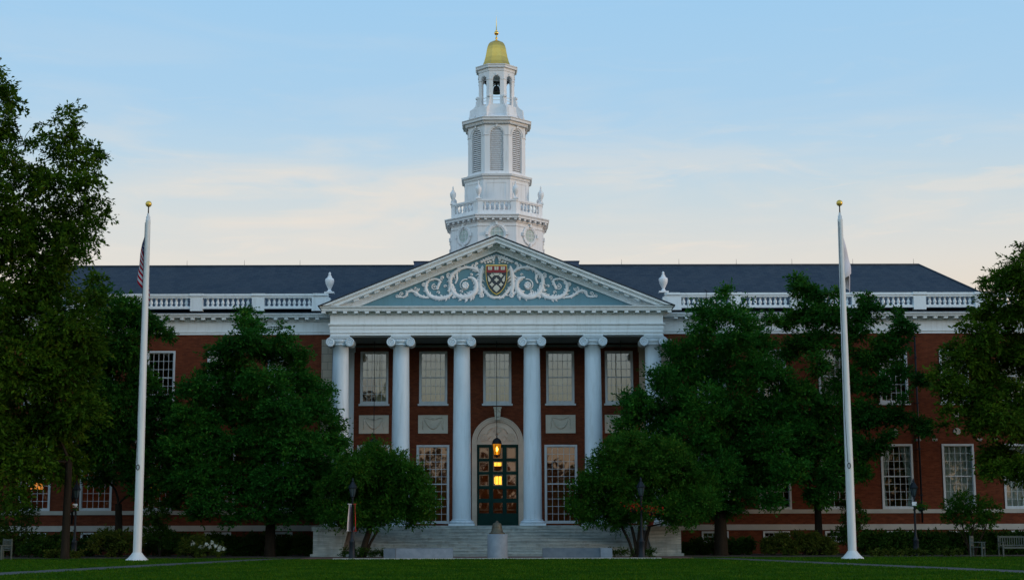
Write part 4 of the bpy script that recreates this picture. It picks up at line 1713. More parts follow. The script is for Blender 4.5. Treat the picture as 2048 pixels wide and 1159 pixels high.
# glowing chandeliers inside the hall, seen through the door panes
for (u_, v_, w_, h_, lab) in ((994, 926, .30, .28, 'upper glowing glass lamp inside the hall, seen through the entrance door'),
                              (997, 960, .25, .44, 'lower tall glowing lamp inside the hall, seen through the entrance door')):
    p = P(u_, v_, 84.0)
    mb = MB()
    mb.cur = 0
    mb.lathe([(w_ * .75, -h_ / 2), (w_, -h_ / 4), (w_, h_ / 4), (w_ * .8, h_ / 2)], 10)
    mb.cur = 1
    for k in range(8):
        a = k * math.pi / 4
        mb.tube([(w_ * 1.05 * math.cos(a), w_ * 1.05 * math.sin(a), -h_ / 2), (w_ * 1.05 * math.cos(a), w_ * 1.05 * math.sin(a), h_ / 2 + .05)], .012, 4)
    mb.lathe([(w_ * 1.1, h_ / 2), (w_ * 1.1, h_ / 2 + .04), (.03, h_ / 2 + .18), (.01, h_ / 2 + .22)], 10)
    tag(put('hall_lamp', mb, [M['glow'], M['iron']], None, p), lab, 'lamp', 'lit lamps inside the entrance hall')
    L = bpy.data.lights.new('hall_light', 'POINT')
    L.energy = 4
    L.color = (1.0, .45, .15)
    L.shadow_soft_size = .3
    lo = bpy.data.objects.new('hall_light', L)
    COL.objects.link(lo)
    lo.location = (p.x, p.y + .6, p.z)

for (u_, v_, lab) in ((74, 971, 'glowing orange lampshade behind the ground-floor window at the far left'), (308, 972, 'glowing orange lampshade behind the ground-floor window right of the left flagpole')):
    p = P(u_, v_, 81.6)
    root = thing('room_lamp', lab, 'lamp', p, 'orange lamps in the left wing')
    mb = MB()
    mb.lathe([(.34, -.17), (.22, .17)], 20, caps=False)
    put('lamp_shade', mb, M['shade_glow'], root, p)
    mb = MB()
    mb.lathe([(.10, -.62), (.12, -.58), (.05, -.5), (.09, -.38), (.03, -.2), (.02, .1)], 12)
    put('lamp_base', mb, M['bronze'], root, p)
    L = bpy.data.lights.new('room_light', 'POINT')
    L.energy = 16
    L.color = (1.0, .35, .1)
    L.shadow_soft_size = .2
    lo = bpy.data.objects.new('room_light', L)
    COL.objects.link(lo)
    lo.parent = root
    lo.location = (.9, 1.2, .3)
p = P(1659, 948, 81.4)
mb = MB()
mb.box(-.11, .11, -.08, .08, -.05, .05)
mb.tube([(0, 0, .05), (0, 0, 2.2)], .01, 4)
tag(put('pendant_light', mb, M['glow'], None, p), 'small bright yellow light behind the window by the right flagpole', 'light')

# =====================================================================================
# FLAGPOLES AND FLAGS
# =====================================================================================
YPOLE = 69.5


def flagpole(u, vball, vbot, label):
    base = P(u, vbot, YPOLE)
    top = P(u, vball, YPOLE).z
    x = base.x
    root = thing('flagpole', label, 'flagpole', (x, YPOLE, 0), 'white flagpoles on the lawn')
    s = MB()
    zt_ = top - .45
    s.lathe([(.19, .30), (.19, .6), (.184, 4), (.16, 8), (.135, 12), (.115, zt_ - .35), (.115, zt_ - .3), (.095, zt_ - .29), (.095, zt_ - .15), (.065, zt_ - .14), (.05, zt_)], 20)
    put('shaft', s, M['pole'], root, (x, YPOLE, 0))
    b = MB()
    b.lathe([(.50, 0), (.50, .05), (.44, .08), (.36, .16), (.27, .26), (.22, .33), (.20, .36)], 28)
    put('base', b, M['pole'], root, (x, YPOLE, 0))
    t = MB()
    t.ball((0, 0, top), .145, 20)
    put('ball_finial', t, M['goldpaint'], root, (x, YPOLE, 0))
    t = MB()
    t.tube([(0, 0, zt_), (0, 0, top - .12)], .03, 6)
    put('finial_stem', t, M['bronze'], root, (x, YPOLE, 0))
    r = MB()
    sx = 1 if u < 900 else -1
    pts = [(-.10, -.14, top - .9), (-.15, -.17, 6.5), (-.10, -.195, 4.3)]
    r.tube(pts, .012, 5)
    r.tube([(-.05 + .07 * math.cos(q), -.205, 4.15 + .12 * math.sin(q)) for q in [i * math.pi / 5 for i in range(11)]], .02, 5)
    put('halyard', r, M['iron'], root, (x, YPOLE, 0))
    return x, top


xl, tl = flagpole(274, 408, 1117, 'white flagpole with the striped flag, standing on the left of the lawn')
xr, tr_ = flagpole(1705, 406, 1112, 'white flagpole with the plain white flag, standing on the right of the lawn')


def limp_flag(name, x, ztop, m, hoist, fly, sx, spread, label, seed):
    rn = random.Random(seed)
    nu, nv = 60, 26
    mb = MB()
    mb.uv = []
    vs = []
    for j in range(nv + 1):
        t = j / nv
        for i in range(nu + 1):
            s = i / nu
            # cloth gathered against the pole: narrow pleats, wider lower down
            zz_ = ztop - t * hoist - fly * .80 * s ** .9 * (1 - .25 * t)
            drop = (ztop - zz_)
            amp = spread * min(1.0, drop / (hoist * 1.1))
            ph = s * 2 * math.pi * 1.6
            other = max(0.0, s - .55) / .45 * min(1.0, drop / (hoist * .9))
            px = x - sx * other * (1.5 * spread if seed == 2 else 0) + sx * (.13 + amp * (.5 - .5 * math.cos(ph)) + .05 * s * math.sin(4 * t + seed)) - sx * .30 * s * amp
            py = YPOLE + .12 + .22 * math.sin(ph) * (.3 + amp) + .05 * math.sin(9 * t + s * 7)
            vs.append((px, py, zz_))
            mb.uv.append((s, t))
    fs = [(j * (nu + 1) + i, j * (nu + 1) + i + 1, (j + 1) * (nu + 1) + i + 1, (j + 1) * (nu + 1) + i) for j in range(nv) for i in range(nu)]
    mb.sm = True
    mb.add(vs, fs)
    o = put(name, mb, m, None, (x, YPOLE, ztop), world=True)
    return tag(o, label, 'flag')


limp_flag('striped_flag', xl - .02, ZV(447, YPOLE), M['flag'], 2.0, 3.0, -1, .31, 'limp red, white and blue striped flag hanging from the left flagpole', 2)
limp_flag('white_flag', xr - .12, ZV(440, YPOLE), M['flag_white'], 2.0, 2.4, 1, .46, 'limp plain white flag hanging from the right flagpole', 5)

# =====================================================================================
# BELL ON PEDESTAL, GRANITE BENCHES
# =====================================================================================
mb = MB()
mb.lathe([(.47, 0), (.47, 1.04), (.45, 1.08), (.40, 1.085)], 40)
tag(put('bell_pedestal', mb, M['granite'], None, (.02, 71.6, .035)), 'round pale granite pedestal in front of the steps, carrying a bell', 'pedestal')
tag(put('display_bell', bell_mesh(.74, None), M['bell_bronze'], None, (.0, 71.6, 1.12)), 'old brownish bronze bell set on the round granite pedestal', 'bell')
for x0, x1, e0, lab, m1, m2 in ((-5.25, -2.05, -1, 'long low granite bench left of the bell pedestal', 'granite', 'granite_dark'), (2.12, 5.33, 1, 'long low granite bench right of the bell pedestal', 'granite_dark', 'granite')):
    root = thing('granite_bench', lab, 'bench', ((x0 + x1) / 2, 72, .035), 'granite benches before the steps')
    a, b = (x0 + .55, x1) if e0 < 0 else (x0, x1 - .55)
    mb = MB()
    mb.box(a, b, 71.7, 72.35, .035, .47)
    put('bench_slab', mb, M[m1], root, WL[root], world=True)
    mb = MB()
    a, b = (x0, x0 + .54) if e0 < 0 else (x1 - .54, x1)
    mb.box(a, b, 71.6, 72.45, .035, .475)
    put('end_block', mb, M[m2], root, WL[root], world=True)


# =====================================================================================
# FOLIAGE
# =====================================================================================
def leaf_cloud(pos, direc, leaf, rng, aspect=2.1, upbias=.5):
    """diamond leaves at pos with long axis near direc"""
    n = len(pos)
    ax = direc + rng.normal(0, .55, (n, 3))
    ax /= np.linalg.norm(ax, axis=1, keepdims=True) + 1e-9
    nr = rng.normal(0, 1, (n, 3))
    nr[:, 2] = np.abs(nr[:, 2]) + upbias
    nr -= ax * np.sum(nr * ax, axis=1, keepdims=True)
    nr /= np.linalg.norm(nr, axis=1, keepdims=True) + 1e-9
    sd = np.cross(ax, nr)
    L = leaf * rng.uniform(.5, 1.5, (n, 1))
    W = L / aspect
    a = pos
    b = pos + ax * L * .5 + sd * W * .5
    c = pos + ax * L
    d = pos + ax * L * .5 - sd * W * .5
    V = np.stack([a, b, c, d], 1).reshape(-1, 3)
    F = np.arange(4 * n).reshape(n, 4)
    return V, F


def crown_points(lobes, nleaf, rng, L=.7, per=16, squash=.8, flat=1.0, droop=0.0, gap=.0, gscale=1.2):
    """lobes (x, y, z, r). returns leaf positions, directions, spray bases"""
    lobes = np.array(lobes, float)
    wgt = lobes[:, 3] ** 2
    ns = max(1, nleaf // per)
    pick = rng.choice(len(lobes), ns, p=wgt / wgt.sum())
    d = rng.normal(0, 1, (ns, 3))
    d /= np.linalg.norm(d, axis=1, keepdims=True)
    rad = lobes[pick, 3] * (.30 + .70 * rng.random(ns) ** .6)
    off = d * rad[:, None]
    off[:, 2] *= squash
    base = lobes[pick, :3] + off
    if gap > 0:
        ph = base * gscale
        nse = np.sin(ph[:, 0] * 1.7 + 1.3 * np.sin(ph[:, 2] * 1.3)) + np.sin(ph[:, 2] * 2.1 + 1.1 * np.sin(ph[:, 1] * 1.9)) + np.sin(ph[:, 1] * 1.5 + ph[:, 0] * .9)
        keep = nse > -2.3 + 2.2 * gap
        base, d = base[keep], d[keep]
        ns = len(base)
    sd = d + rng.normal(0, .45, (ns, 3))
    sd[:, 2] = sd[:, 2] * flat - droop
    sd /= np.linalg.norm(sd, axis=1, keepdims=True)
    t = rng.random((ns, per, 1))
    Ls = L * rng.uniform(.5, 1.3, (ns, 1, 1))
    jit = rng.normal(0, .13, (ns, per, 3)) * Ls * (1.1 - .5 * t)
    jit[:, :, 2] *= .35 + .65 * flat
    pos = base[:, None, :] + sd[:, None, :] * Ls * (t - .35) + jit
    pos[:, :, 2] -= droop * .5 * (t[:, :, 0] ** 2) * Ls[:, :, 0]
    dr = np.repeat(sd[:, None, :], per, 1)
    return pos.reshape(-1, 3), dr.reshape(-1, 3), base, sd


def limb(mb, a, b, r0, r1, rng, bend=.15, seg=7, n=6):
    a, b = Vector(a), Vector(b)
    L = (b - a).length
    off = Vector((rng.normal(0, 1), rng.normal(0, 1), abs(rng.normal(0, .5)))) * L * bend
    pts, rr = [], []
    for i in range(n + 1):
        t = i / n
        pts.append(a.lerp(b, t) + off * math.sin(math.pi * t) * .6)
        rr.append(r0 + (r1 - r0) * t ** .8)
    mb.tube(pts, rr, seg, caps=False)
    return pts


def tree(name, label, base, lobes, nleaf, leafmat, seed, trunk_r=.22, fork=2.2, leaf=.17, stems=None, cat='tree', group=None, twigs=160, **kw):
    """base (x,y); lobes in metres"""
    rng = np.random.default_rng(seed)
    nleaf = int(nleaf * 3.3)
    leaf *= .98
    root = thing(name, label, cat, (base[0], base[1], 0), group)
    tm = MB()
    forks = []
    for (dx, lean, rr) in (stems or [(0, 0, trunk_r)]):
        top = (base[0] + dx + lean, base[1] + rng.normal(0, .15), fork)
        pts = [(base[0] + dx, base[1], -.05), (base[0] + dx + lean * .15, base[1], .15), (base[0] + dx + lean * .5, base[1], fork * .55), top]
        tm.tube(pts, [rr * 1.45, rr * 1.1, rr * .95, rr * .85], 12, caps=False)
        forks.append((Vector(top), rr))
    f0 = forks[0][0]
    nodes = [(f, rr * .62, 0) for f, rr in forks]
    for lb in sorted(lobes, key=lambda l: (Vector(l[:3]) - f0).length):
        c = Vector(lb[:3])
        cd = (c - f0).length
        f, rr, _ = min(nodes, key=lambda q: (q[0] - c).length + (.6 if (q[0] - f0).length > cd else 0) - min(.5, q[1] * 3))
        r0 = max(.018, min(rr * .8, .016 * (c - f).length + .03 + lb[3] * .012))
        pts = limb(tm, f, c, r0, r0 * .55, rng, .12, 6, 5)
        nodes.append((c, r0 * .6, 1))
        for k in range(3):
            e = c + Vector(rng.normal(0, 1, 3)).normalized() * lb[3] * .8
            limb(tm, c, e, r0 * .5, .008, rng, .12, 4, 3)
    pos, dr, bs, sd = crown_points(lobes, nleaf, rng, **kw)
    for i in rng.choice(len(bs), min(twigs, len(bs)), replace=False):
        b = Vector(bs[i])
        s_ = Vector(sd[i])
        tm.tube([b - s_ * .55, b, b + s_ * .35], [.016, .011, .004], 4, caps=False)
    o = put('trunk', tm, M['bark'], root, (base[0], base[1], 0), world=True)
    V, F = leaf_cloud(pos, dr, leaf, rng)
    V = V[V.reshape(-1, 4, 3)[:, :, 2].min(1).repeat(4) > .05] if False else V
    V -= np.array([base[0], base[1], 0.0])
    me = np_mesh('crown', V, F, LEAF[leafmat])
    link('crown', me, root, (base[0], base[1], 0))
    return root


def lobes_px(rows, Y, rng, dspread=1.0):
    out = []
    for r in rows:
        u, v, rad = r[:3]
        yy = Y + (r[3] if len(r) > 3 else rng.uniform(-1, 1) * dspread)
        p = P(u, v, yy)
        out.append((p.x, yy, max(p.z, .2), rad / FPX * yy))
    return out


rg = np.random.default_rng(11)
# T1 tall locust on the far left
rows = [(-40, 150, 45), (5, 200, 34), (-10, 260, 40), (8, 175, 16), (22, 225, 14), (-60, 330, 70), (20, 320, 34), (-20, 400, 70),
        (140, 222, 18), (152, 250, 14), (118, 236, 10), (135, 275, 20), (78, 248, 8), (95, 270, 11), (68, 285, 9), (180, 300, 22), (198, 320, 14), (150, 320, 28), (110, 300, 22), (48, 290, 16),
        (195, 350, 15), (170, 365, 26), (195, 400, 16), (205, 430, 12), (185, 445, 18), (60, 360, 42), (110, 370, 44), (150, 420, 36), (90, 450, 60),
        (20, 470, 60), (-40, 520, 70), (145, 470, 34), (158, 505, 18), (120, 510, 38), (60, 540, 58), (165, 525, 9), (110, 570, 45), (0, 600, 60), (60, 640, 70), (130, 640, 60), (-40, 700, 80), (40, 740, 80), (120, 740, 70),
        (170, 690, 45), (20, 830, 75), (100, 850, 65), (160, 820, 45), (-40, 850, 70), (60, 920, 50), (130, 920, 40), (-10, 930, 50), (180, 600, 30), (60, 980, 38, 71.2), (110, 985, 30, 70.9), (10, 985, 40), (150, 960, 26, 71), (95, 1015, 24, 70.6), (140, 1005, 22, 70.6), (165, 930, 26, 70.8), (130, 945, 36, 70.8), (95, 965, 32, 70.8), (155, 895, 34, 71), (180, 860, 30, 71), (60, 940, 34, 70.8), (195, 900, 22, 71), (30, 960, 34, 71), (120, 990, 26, 70.7), (150, 985, 22, 70.8), (190, 560, 20), (175, 480, 22)]
b = P(130, 1108, 72)
tree('locust_tree', 'tallest tree, dark feathery crown filling the far left of the scene', (b.x, 72.0), lobes_px(rows, 72.0, rg, 1.6), 62000, 'locust', 21, .19, 4.5, .20,
     L=.8, per=18, squash=.85, flat=.55, droop=.3, gap=.22, gscale=1.5, twigs=420)
# T2 medium tree behind the left flagpole
rows = [(205, 600, 30), (250, 625, 36), (285, 650, 22), (316, 652, 16), (225, 660, 42), (258, 690, 34), (195, 720, 40), (250, 745, 45), (292, 765, 24), (330, 800, 16),
        (200, 800, 45), (260, 820, 48), (320, 830, 32), (340, 860, 20), (215, 880, 45), (275, 890, 45), (330, 905, 25), (190, 900, 30), (300, 640, 14), (345, 820, 20), (340, 930, 26), (260, 935, 34), (200, 950, 26), (315, 960, 22), (335, 670, 10), (350, 885, 22), (352, 925, 22), (345, 975, 22), (285, 980, 24)]
b = P(236, 1095, 77)
tree('maple_tree', 'mid green tree rising behind the left flagpole, between the tallest tree and the cone-shaped one', (b.x, 77.0), lobes_px(rows, 76.5, rg, 1.2), 26000, 'deep', 22, .2, 2.6, .17,
     L=.6, per=16, squash=.9, flat=.8, droop=.1, gap=.4, gscale=1.6, twigs=200)
# T3 conical tree left of the portico
rows = [(490, 622, 12), (488, 645, 20), (510, 650, 18), (500, 675, 28), (470, 680, 22), (555, 655, 13), (560, 680, 22), (530, 700, 34), (480, 715, 36), (440, 705, 24), (595, 705, 22), (575, 730, 34),
        (425, 740, 26), (470, 765, 44), (530, 765, 46), (600, 765, 36), (400, 775, 32), (640, 785, 24), (375, 780, 18), (430, 815, 46), (500, 825, 50), (570, 825, 50), (630, 825, 40), (385, 840, 40),
        (665, 850, 24), (370, 885, 42), (440, 885, 50), (520, 890, 52), (600, 890, 50), (650, 890, 38), (682, 878, 14), (400, 945, 48), (480, 955, 50), (560, 960, 50), (630, 955, 44), (665, 930, 28), (430, 1000, 36), (520, 1010, 38), (610, 1005, 36), (365, 960, 30), (360, 900, 26), (355, 850, 20), (400, 1020, 24), (470, 1035, 22), (570, 1035, 22), (640, 1020, 26), (345, 1000, 20)]
b = P(540, 1095, 76)
tree('conical_tree', 'dense cone-shaped tree with layered branches, left of the portico', (b.x, 76.0), lobes_px(rows, 75.5, rg, 1.5), 56000, 'conifer', 23, .26, 2.4, .15,
     L=.75, per=20, squash=.75, flat=.25, droop=.05, gap=.35, gscale=1.8, twigs=200, group='cone-shaped trees')
# T6 conical tree right of the portico
rows = [(1413, 582, 7), (1413, 597, 11), (1450, 578, 7), (1450, 594, 11), (1482, 614, 9), (1412, 625, 20), (1450, 625, 20), (1430, 650, 30), (1478, 635, 20), (1500, 650, 20), (1385, 660, 22), (1470, 680, 36), (1400, 700, 36), (1520, 690, 28), (1350, 705, 20),
        (1445, 735, 44), (1510, 745, 40), (1375, 750, 40), (1325, 755, 22), (1300, 745, 9), (1555, 760, 30), (1340, 800, 44), (1410, 810, 48), (1480, 815, 50), (1550, 820, 44), (1280, 805, 24), (1255, 800, 13), (1250, 840, 20),
        (1300, 850, 44), (1380, 870, 50), (1460, 880, 50), (1540, 885, 46), (1590, 860, 30), (1245, 870, 16), (1350, 930, 48), (1430, 945, 50), (1510, 950, 44), (1580, 940, 34), (1300, 920, 40), (1480, 1000, 30), (1400, 1000, 36), (1540, 1000, 24), (1440, 1020, 24), (1600, 910, 26)]
b = P(1442, 1090, 76)
tree('conical_tree', 'dense cone-shaped tree with twin tops, right of the portico', (b.x, 76.0), lobes_px(rows, 75.5, rg, 1.5), 54000, 'conifer', 24, .32, 2.6, .15,
     L=.7, per=20, squash=.85, flat=.45, droop=-.15, gap=.35, gscale=1.8, twigs=200, group='cone-shaped trees')
# T7 open tree behind the right flagpole
rows = [(1595, 560, 14), (1605, 580, 20), (1632, 590, 18), (1665, 590, 14), (1620, 625, 30), (1660, 630, 26), (1580, 640, 20), (1545, 640, 14), (1525, 620, 10), (1730, 600, 14), (1740, 625, 24), (1700, 640, 26), (1715, 670, 26),
        (1800, 630, 14), (1805, 655, 22), (1780, 690, 28), (1815, 690, 12), (1640, 680, 30), (1590, 690, 24), (1680, 700, 22), (1740, 720, 28), (1800, 740, 18), (1840, 760, 16), (1630, 730, 24), (1690, 760, 34),
        (1750, 770, 30), (1600, 790, 34), (1660, 820, 40), (1730, 830, 38), (1790, 830, 22), (1835, 850, 20), (1860, 862, 10), (1610, 860, 40), (1680, 890, 42), (1740, 890, 30), (1600, 930, 40), (1670, 950, 36), (1715, 940, 24), (1570, 710, 14), (1770, 870, 16), (1640, 990, 26), (1810, 795, 12)]
b = P(1640, 1090, 77)
tree('maple_tree', 'open-crowned tree behind the right flagpole, brick and windows showing through its gaps', (b.x, 77.2), lobes_px(rows, 76.6, rg, 1.2), 34000, 'deep', 25, .2, 2.6, .16,
     L=.55, per=16, squash=.8, flat=.6, droop=.05, gap=.58, gscale=1.9, twigs=330)
# T8 locust at the far right
rows = [(2050, 500, 22), (2020, 530, 22), (2060, 540, 40), (1992, 555, 18), (1968, 562, 10), (2030, 570, 34), (1985, 590, 24), (2060, 620, 50), (2010, 630, 36), (1960, 630, 22), (1925, 660, 20), (1960, 670, 34), (2010, 690, 44),
        (1905, 690, 16), (2060, 720, 50), (1930, 720, 34), (1980, 740, 44), (1885, 735, 16), (1870, 750, 12), (1900, 770, 26), (2040, 790, 46), (1950, 800, 40), (1905, 815, 22), (2000, 830, 44), (1950, 845, 20), (2055, 860, 44), (1975, 900, 30), (2020, 910, 34),
        (2060, 940, 40), (1990, 940, 20), (2110, 600, 60), (2110, 700, 70), (2110, 820, 70), (2120, 520, 50), (1890, 850, 8)]
b = P(2110, 1110, 72.5)
tree('locust_tree', 'feathery tree at the far right, in front of the hipped roof end', (b.x, 72.5), lobes_px(rows, 73.5, rg, 1.4), 40000, 'locust', 26, .25, 4.0, .18,
     L=.75, per=18, squash=.8, flat=.5, droop=.28, gap=.66, gscale=1.6, twigs=380)
# small trees in front of the steps
rows = [(752, 893, 14), (745, 915, 26), (700, 925, 24), (790, 925, 26), (720, 945, 34), (770, 950, 36), (815, 950, 26), (685, 965, 24), (838, 975, 24), (740, 985, 38), (800, 990, 36), (855, 1000, 16), (700, 1000, 30),
        (660, 980, 22), (650, 1010, 20), (760, 1015, 30), (820, 1020, 28), (850, 1030, 14), (700, 1030, 18), (785, 1032, 16), (720, 1040, 16), (750, 1042, 14), (690, 1040, 14), (820, 1042, 12), (660, 1035, 14)]
b = P(722, 1107, 72.8)
tree('crabapple_tree', 'small round tree with a leaning trunk left of the steps', (b.x, 72.8), lobes_px(rows, 72.6, rg, .9), 30000, 'fresh', 27, .12, 1.35, .12,
     stems=[(0, .40, .16), (.10, .70, .07)], L=.62, per=18, squash=.85, flat=.75, droop=.0, gap=.5, gscale=2.8, twigs=120, group='small trees before the steps')
rows = [(1240, 893, 20), (1262, 878, 12), (1270, 885, 16), (1220, 900, 20), (1300, 895, 26), (1345, 905, 24), (1245, 925, 32), (1195, 925, 18), (1300, 935, 38), (1365, 935, 28), (1205, 960, 30), (1175, 955, 14), (1165, 985, 24), (1145, 1000, 12), (1240, 975, 38), (1310, 985, 40), (1370, 975, 34), (1405, 965, 20),
        (1190, 1010, 32), (1150, 1025, 14), (1250, 1015, 32), (1340, 1015, 30), (1395, 1005, 26), (1415, 1000, 16), (1215, 1035, 18), (1275, 1030, 20), (1380, 1035, 18), (1190, 1040, 14), (1240, 1044, 14), (1170, 1036, 12), (1345, 1042, 14)]
b = P(1278, 1107, 72.8)
tree('crabapple_tree', 'small spreading tree with several stems right of the steps', (b.x, 72.8), lobes_px(rows, 72.6, rg, .9), 34000, 'fresh', 28, .12, 1.45, .12,
     stems=[(0, .1, .15), (-.15, -.65, .07), (-.05, -.28, .08), (.15, .35, .09)], L=.62, per=18, squash=.85, flat=.75, droop=.0, gap=.5, gscale=2.8, twigs=120, group='small trees before the steps')


def shrub(name, label, rows, Y, n, lm, seed, leaf=.11, group=None, cat='shrub', stems=True, gap=.25, **kw):
    rng = np.random.default_rng(seed)
    lob = lobes_px(rows, Y, rng, .35)
    x = sum(l[0] for l in lob) / len(lob)
    args = dict(L=.3, per=14, squash=.9, flat=.8, droop=0, gap=gap, gscale=3.0)
    args.update(kw)
    root = thing(name, label, cat, (x, Y, .03), group)
    pos, dr, bs, sd = crown_points(lob, n, rng, **args)
    keep = pos[:, 2] > .06
    pos, dr = pos[keep], dr[keep]
    V, F = leaf_cloud(pos, dr, leaf, rng)
    V -= np.array([x, Y, .03])
    link('leaves', np_mesh('leaves', V, F, LEAF[lm]), root, (x, Y, .03))
    if stems:
        tm = MB()
        for l in lob:
            limb(tm, (x + rng.uniform(-.15, .15), Y, .0), l[:3], .035, .012, rng, .1, 5, 4)
        put('stems', tm, M['bark'], root, (x, Y, .03), world=True)
    return root


shrub('tall_shrub', 'tall leafy shrub at the far left under the big tree', [(40, 1010, 30), (15, 1040, 36), (60, 1030, 24), (40, 1070, 36), (70, 1085, 26), (-20, 1070, 40)], 76, 9000, 'shrub', 31)
shrub('rhododendron_shrub', 'broad low dark shrub left of the left flagpole', [(190, 1085, 18), (215, 1078, 22), (245, 1078, 22), (265, 1085, 20), (225, 1098, 18)], 75.2, 6500, 'yellow', 32)
shrub('dark_shrub', 'dark rounded shrub between the lamp post and the far left chair', [(90, 1092, 20), (120, 1098, 16), (60, 1095, 18), (100, 1105, 12)], 74.5, 4500, 'shrub', 33)
shrub('tall_shrub', 'tall narrow shrub just right of the left flagpole', [(310, 1020, 20), (325, 1040, 20), (300, 1060, 22), (322, 1075, 24), (345, 1080, 16)], 75.8, 6500, 'shrub', 34)
hy = shrub('hydrangea_bush', 'light green bush with white flower heads left of the steps', [(375, 1088, 14), (395, 1082, 14), (415, 1090, 14), (360, 1096, 10), (435, 1097, 12), (400, 1098, 14)], 74.0, 6000, 'yellow', 35, .10)
rng = np.random.default_rng(5)
for (u_, v_) in ((424, 1084), (412, 1088), (420, 1093), (431, 1090), (440, 1095), (437, 1098), (447, 1097), (386, 1087), (402, 1092)):
    p = P(u_, v_, 73.55)
    pos = np.array(p)[None, :] + rng.normal(0, .035, (60, 3))
    V, F = leaf_cloud(pos, rng.normal(0, 1, (60, 3)), .06, rng, 1.2)
    V -= np.array(WL[hy])
    link('flower_head', np_mesh('flower_head', V, F, LEAF['white']), hy, WL[hy])
shrub('dark_hedge', 'dark low hedge under the cone-shaped tree by the left cheek wall', [(480 + 24 * i, 1095 - (i % 3) * 5, 17) for i in range(7)], 77.5, 24000, 'shrub', 36, cat='hedge', stems=False)
shrub('dark_hedge', 'dark low hedge under the cone-shaped tree by the right cheek wall', [(1372 + 24 * i, 1097 - (i % 3) * 4, 15) for i in range(6)], 77.5, 22000, 'shrub', 37, cat='hedge', stems=False)
shrub('flowering_bush', 'yellowish bush with a few white blooms below the cellar windows, left of the right flagpole', [(1540, 1090, 15), (1565, 1082, 15), (1595, 1080, 16), (1625, 1080, 16), (1650, 1088, 14), (1580, 1097, 14), (1620, 1098, 14), (1660, 1098, 12)], 76, 24000, 'yellow', 38)
shrub('tall_shrub', 'upright shrub just right of the right flagpole', [(1690, 1005, 16), (1705, 1015, 18), (1718, 1035, 18), (1695, 1045, 20), (1710, 1070, 24), (1680, 1070, 18)], 76.2, 7500, 'shrub', 39)
shrub('trimmed_hedge', 'long dark clipped hedge running under the right wing windows', [(1738 + 20 * i, 1080 + (i % 3) * 1.5, 19) for i in range(17)] + [(1735 + 20 * i, 1096, 17) for i in range(17)], 76.6, 90000, 'shrub', 40, .11, cat='hedge', stems=False, gap=0)
shrub('rounded_shrub', 'umbrella-shaped small shrub tree standing before the hedge at the right', [(1905, 1010, 20), (1930, 1000, 22), (1958, 1005, 22), (1980, 1020, 20), (1920, 1030, 24), (1950, 1030, 26), (1975, 1040, 18), (1895, 1030, 14), (1940, 1048, 12)], 75.2, 10000, 'fresh', 41)
shrub('ground_hedge', 'dark low shrubs below the left wing windows', [(-20 + 25 * i, 1084 + (i % 3) * 4, 19) for i in range(24) if not 10 < i < 13], 77.6, 60000, 'shrub', 42, cat='hedge', stems=False)
shrub('tree_base_hedge', 'low dark ground shrub around the foot of the small left tree', [(690 + 18 * i, 1104, 7) for i in range(5)], 72.9, 2500, 'shrub', 43, .08, cat='hedge', stems=False)
shrub('tree_base_hedge', 'low dark ground shrub around the foot of the small right tree', [(1228 + 18 * i, 1104, 7) for i in range(5)], 72.9, 2500, 'shrub', 44, .08, cat='hedge', stems=False)
# straw-coloured edging plants
for i, (u0, u1, lab) in enumerate(((100, 180, 'straw-coloured low edging plants at the lawn edge under the tallest tree'), (1740, 1940, 'straw-coloured low edging plants at the lawn edge in front of the clipped hedge'))):
    shrub('edging_plants', lab, [(u0 + 12 * k, 1107, 5) for k in range((u1 - u0) // 12)], 73.4, 2500, 'yellow', 50 + i, .10, cat='plants', stems=False, gap=.3, L=.2)['kind'] = 'stuff'


# grass blades on the lawn
rng = np.random.default_rng(99)
N = 170000
yy = 44 + 29 * rng.random(N) ** 1.1
xx = (rng.random(N) * 2 - 1) * yy * .37 + .35
pth_l = np.interp(-yy, [-73.2, -70.5, -62, -50.6, -36], [-9.0, -10.7, -13.2, -16.4, -20.5])
pth_r = np.interp(-yy, [-73.2, -70.6, -61.5, -50.4, -37], [7.6, 10.3, 13.4, 17.3, 21.5])
edge = .68 + .16 * np.sin(yy * 2.3) + .12 * np.sin(yy * 5.1 + 1) + .1 * rng.random(N)
keep = (np.abs(xx - pth_l) > edge) & (np.abs(xx - pth_r) > edge) & ~((np.abs(xx) < 9.0) & (yy > 70.6))
xx, yy = xx[keep], yy[keep]
N = len(xx)
h = rng.uniform(.025, .065, N)
w = rng.uniform(.012, .03, N)
ang = rng.random(N) * np.pi
lx, ly = rng.normal(0, .02, N), rng.normal(0, .02, N)
V = np.zeros((N, 3, 3))
V[:, 0] = np.stack([xx - w * np.cos(ang), yy - w * np.sin(ang), np.zeros(N)], 1)
V[:, 1] = np.stack([xx + w * np.cos(ang), yy + w * np.sin(ang), np.zeros(N)], 1)
V[:, 2] = np.stack([xx + lx, yy + ly, h], 1)
link('lawn_grass', np_mesh('lawn_grass', V.reshape(-1, 3), np.arange(3 * N).reshape(N, 3), LEAF['grass']), kind='stuff', label='short dark green mown grass covering the lawn')

